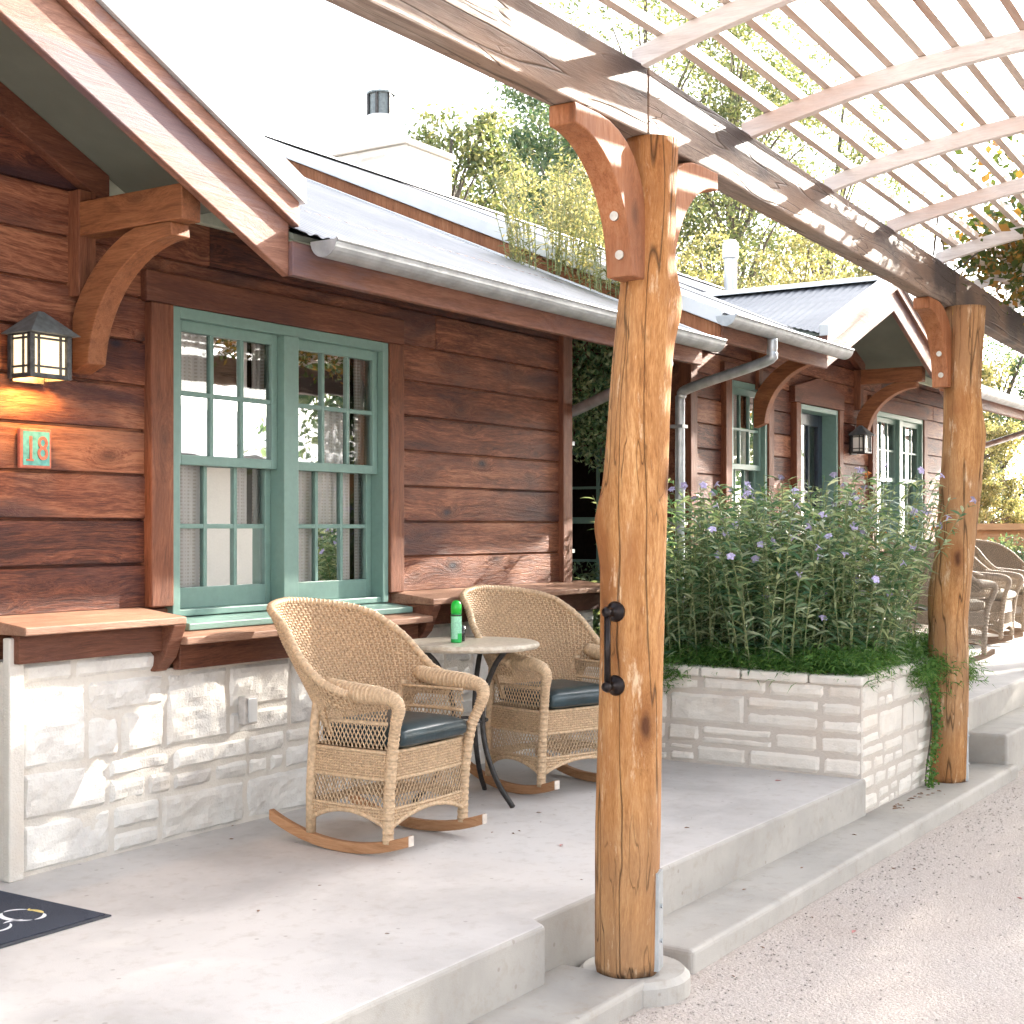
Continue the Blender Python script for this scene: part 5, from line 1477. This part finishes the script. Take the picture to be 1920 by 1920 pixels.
# ------------------------------------------------------------------ vine over the far part of the pergola
vn = empty('pergola_vine', (13.1, 2.4, 3.0), 'tangled green and russet vine covering the far end of the pergola roof', 'vine')
rng = np.random.default_rng(44); C = []
def vine_cl(x, s_, z, n, sp):
    X, Y = line_pt(x, s_); C.append(np.array([X, Y, z]) + rng.normal(size=(n, 3)) * np.array([sp, sp, sp * .55]))
for k in range(520):
    x = 7.6 + 9.4 * rng.uniform() ** .85; s_ = rng.uniform(.15, 2.7)
    dens = min(1, (x - 7.4) / 1.5 + max(0, (s_ - .6)) * .25)
    if rng.uniform() < dens: vine_cl(x, s_, ARC(s_) + .12 + rng.uniform(-.10, .25), 62, .15)
for k in range(60):
    x = 8.7 + 8 * rng.uniform(); vine_cl(x, rng.uniform(-.02, .4), 2.95 + rng.uniform(-.06, .2), 45, .11)
for k in range(420):
    x = 9.8 + 6 * rng.uniform(); vine_cl(x, rng.uniform(.0, 2.9), 3.15 + rng.uniform(-.1, .3), 60, .16)
for k in range(40):
    x = 9.0 + 7.5 * rng.uniform(); vine_cl(x, rng.uniform(.3, 2.6), 2.85 + rng.uniform(-.1, .15), 35, .10)
C = np.concatenate(C); V, F = leaf_quads(C, .065 * rng.uniform(.5, 1.3, len(C)), .6, .5, None, rng); np_mesh('foliage', V, F, 'leaf_vine', vn)
m = MB()
for k in range(46):
    x = 7.3 + rng.uniform(0, 8); s_ = rng.uniform(.1, 2.5); pts = []
    for q in range(7):
        x += rng.uniform(.05, .3); s_ = min(2.7, max(.0, s_ + rng.normal() * .18)); X, Y = line_pt(x, s_); pts.append((X, Y, ARC(s_) + .09 + rng.normal() * .06))
    m.tube(smooth_path(pts, 3), .006, 5)
m.build('stem', 'tree_bark', vn)
t = MB(); P0 = np.array([(8.70, 2.475, 2.70), (8.80, 2.47, 2.58), (8.62, 2.472, 2.82)])
for q in range(2):
    V, F = blades(P0[q:q + 1], np.array([(.1, -.1, -1.0)]), .14, .032, .0, rng, 3); np_mesh('yellow_leaf', V, F, 'yellow_leaf', vn)

# ------------------------------------------------------------------ overhead wires
for i, (a, b, sag) in enumerate((((11.5, 13.5, 6.1), (40, 16.5, 6.3), .5), ((11.5, 14.6, 6.9), (40, 17.5, 7.0), .6))):
    A = Vector(a); B_ = Vector(b); pts = [A.lerp(B_, q / 20) - Vector((0, 0, sag * 4 * (q / 20) * (1 - q / 20))) for q in range(21)]
    m = MB(); m.tube(pts, .012, 5); tag(m.build('power_line', 'wire'), ('lower' if i == 0 else 'upper') + ' thin pale overhead cable crossing in front of the trees', 'cable', 'overhead cables')

# white cabin across the path (seen only as a reflection)
wc = empty('white_building', (21.0, -9.5, gz), 'white stucco building across the path', 'building')
m = MB(); m.box(8, 34, -12, -9.5, gz, 2.7); m.build('wall', 'white_stucco', wc)
m = MB(); m.slab([(7.4, -8.9, 2.55), (34.6, -8.9, 2.55), (34.6, -10.75, 3.6), (7.4, -10.75, 3.6)], (0, 0, .08)); m.slab([(7.4, -10.752, 3.6), (34.6, -10.752, 3.6), (34.6, -12.6, 2.55), (7.4, -12.6, 2.55)], (0, 0, .08)); m.build('roof', 'metal_roof', wc)
m = MB()
for x in (9.5, 31.0): m.box(x, x + .9, -9.515, -9.505, .7, 2.0)
m.build('window', 'blue_door', wc)

# ------------------------------------------------------------------ fallen leaves and litter
GL = 'small fallen leaves on the concrete'; rnd = random.Random(12)
def fleaf(x, y, z, mat, s_, lab, grp):
    m = MB(); a = rnd.uniform(0, 6.28); ca, sa = math.cos(a) * s_, math.sin(a) * s_
    P_ = lambda u, v, h: (x + u * ca - v * sa, y + u * sa + v * ca, z + .002 + h * s_)
    m.add([P_(-1, 0, .05), P_(-.2, .42, .32), P_(.5, .3, .25), P_(1.1, 0, .1), P_(.5, -.3, .3), P_(-.2, -.42, .22), P_(0, 0, .02)], [(0, 1, 6), (1, 2, 6), (2, 3, 6), (3, 4, 6), (4, 5, 6), (5, 0, 6)])
    tag(m.build('fallen_leaf', mat, None, base=(x, y, z)), lab, 'leaf', grp)
for k in range(18):
    x = rnd.uniform(3.4, 7.2); y = rnd.choice([2.75, 4.35, 3.4]) + abs(rnd.gauss(0, .12)); fleaf(x, y, 0, 'dry_leaf', rnd.uniform(.006, .014), 'tiny dry brown leaf scrap lying on the pale porch floor', GL)
for (x, y) in ((6.9, 2.46), (6.1, 2.42), (5.6, 2.48)): fleaf(x, y, -.194, 'dry_leaf', .014, 'small dry leaf lying on the lower kerb strip', 'leaves on the kerb')
for k in range(14):
    x = rnd.uniform(4.6, 10.5); y = 2.24 - abs(rnd.gauss(0, .12)); fleaf(x, y, gz, 'dry_leaf', rnd.uniform(.008, .02), 'small dry leaf on the gravel along the kerb foot', 'leaves along the kerb foot')
for (x, y, z, lab) in ((5.15, 3.12, 0, 'single pinkish fallen leaf on the porch floor in front of the nearest rocking chair'), (5.55, 1.98, gz, 'reddish fallen leaf on the gravel beside the kerb corner'), (6.45, 1.55, gz, 'reddish leaf alone out on the gravel path'), (7.1, 2.95, 0, 'pink leaf on the porch floor near the planter corner')):
    fleaf(x, y, z, 'pink_leaf', .02, lab, None)
for k in range(22):
    x = 8.0 + rnd.uniform(-.35, .5); y = 2.55 - abs(rnd.gauss(0, .06)); fleaf(x, y, -.194, 'dry_leaf', rnd.uniform(.01, .022), 'dry brown leaf in the litter at the planter foot by the far post', 'leaf litter at the planter foot')
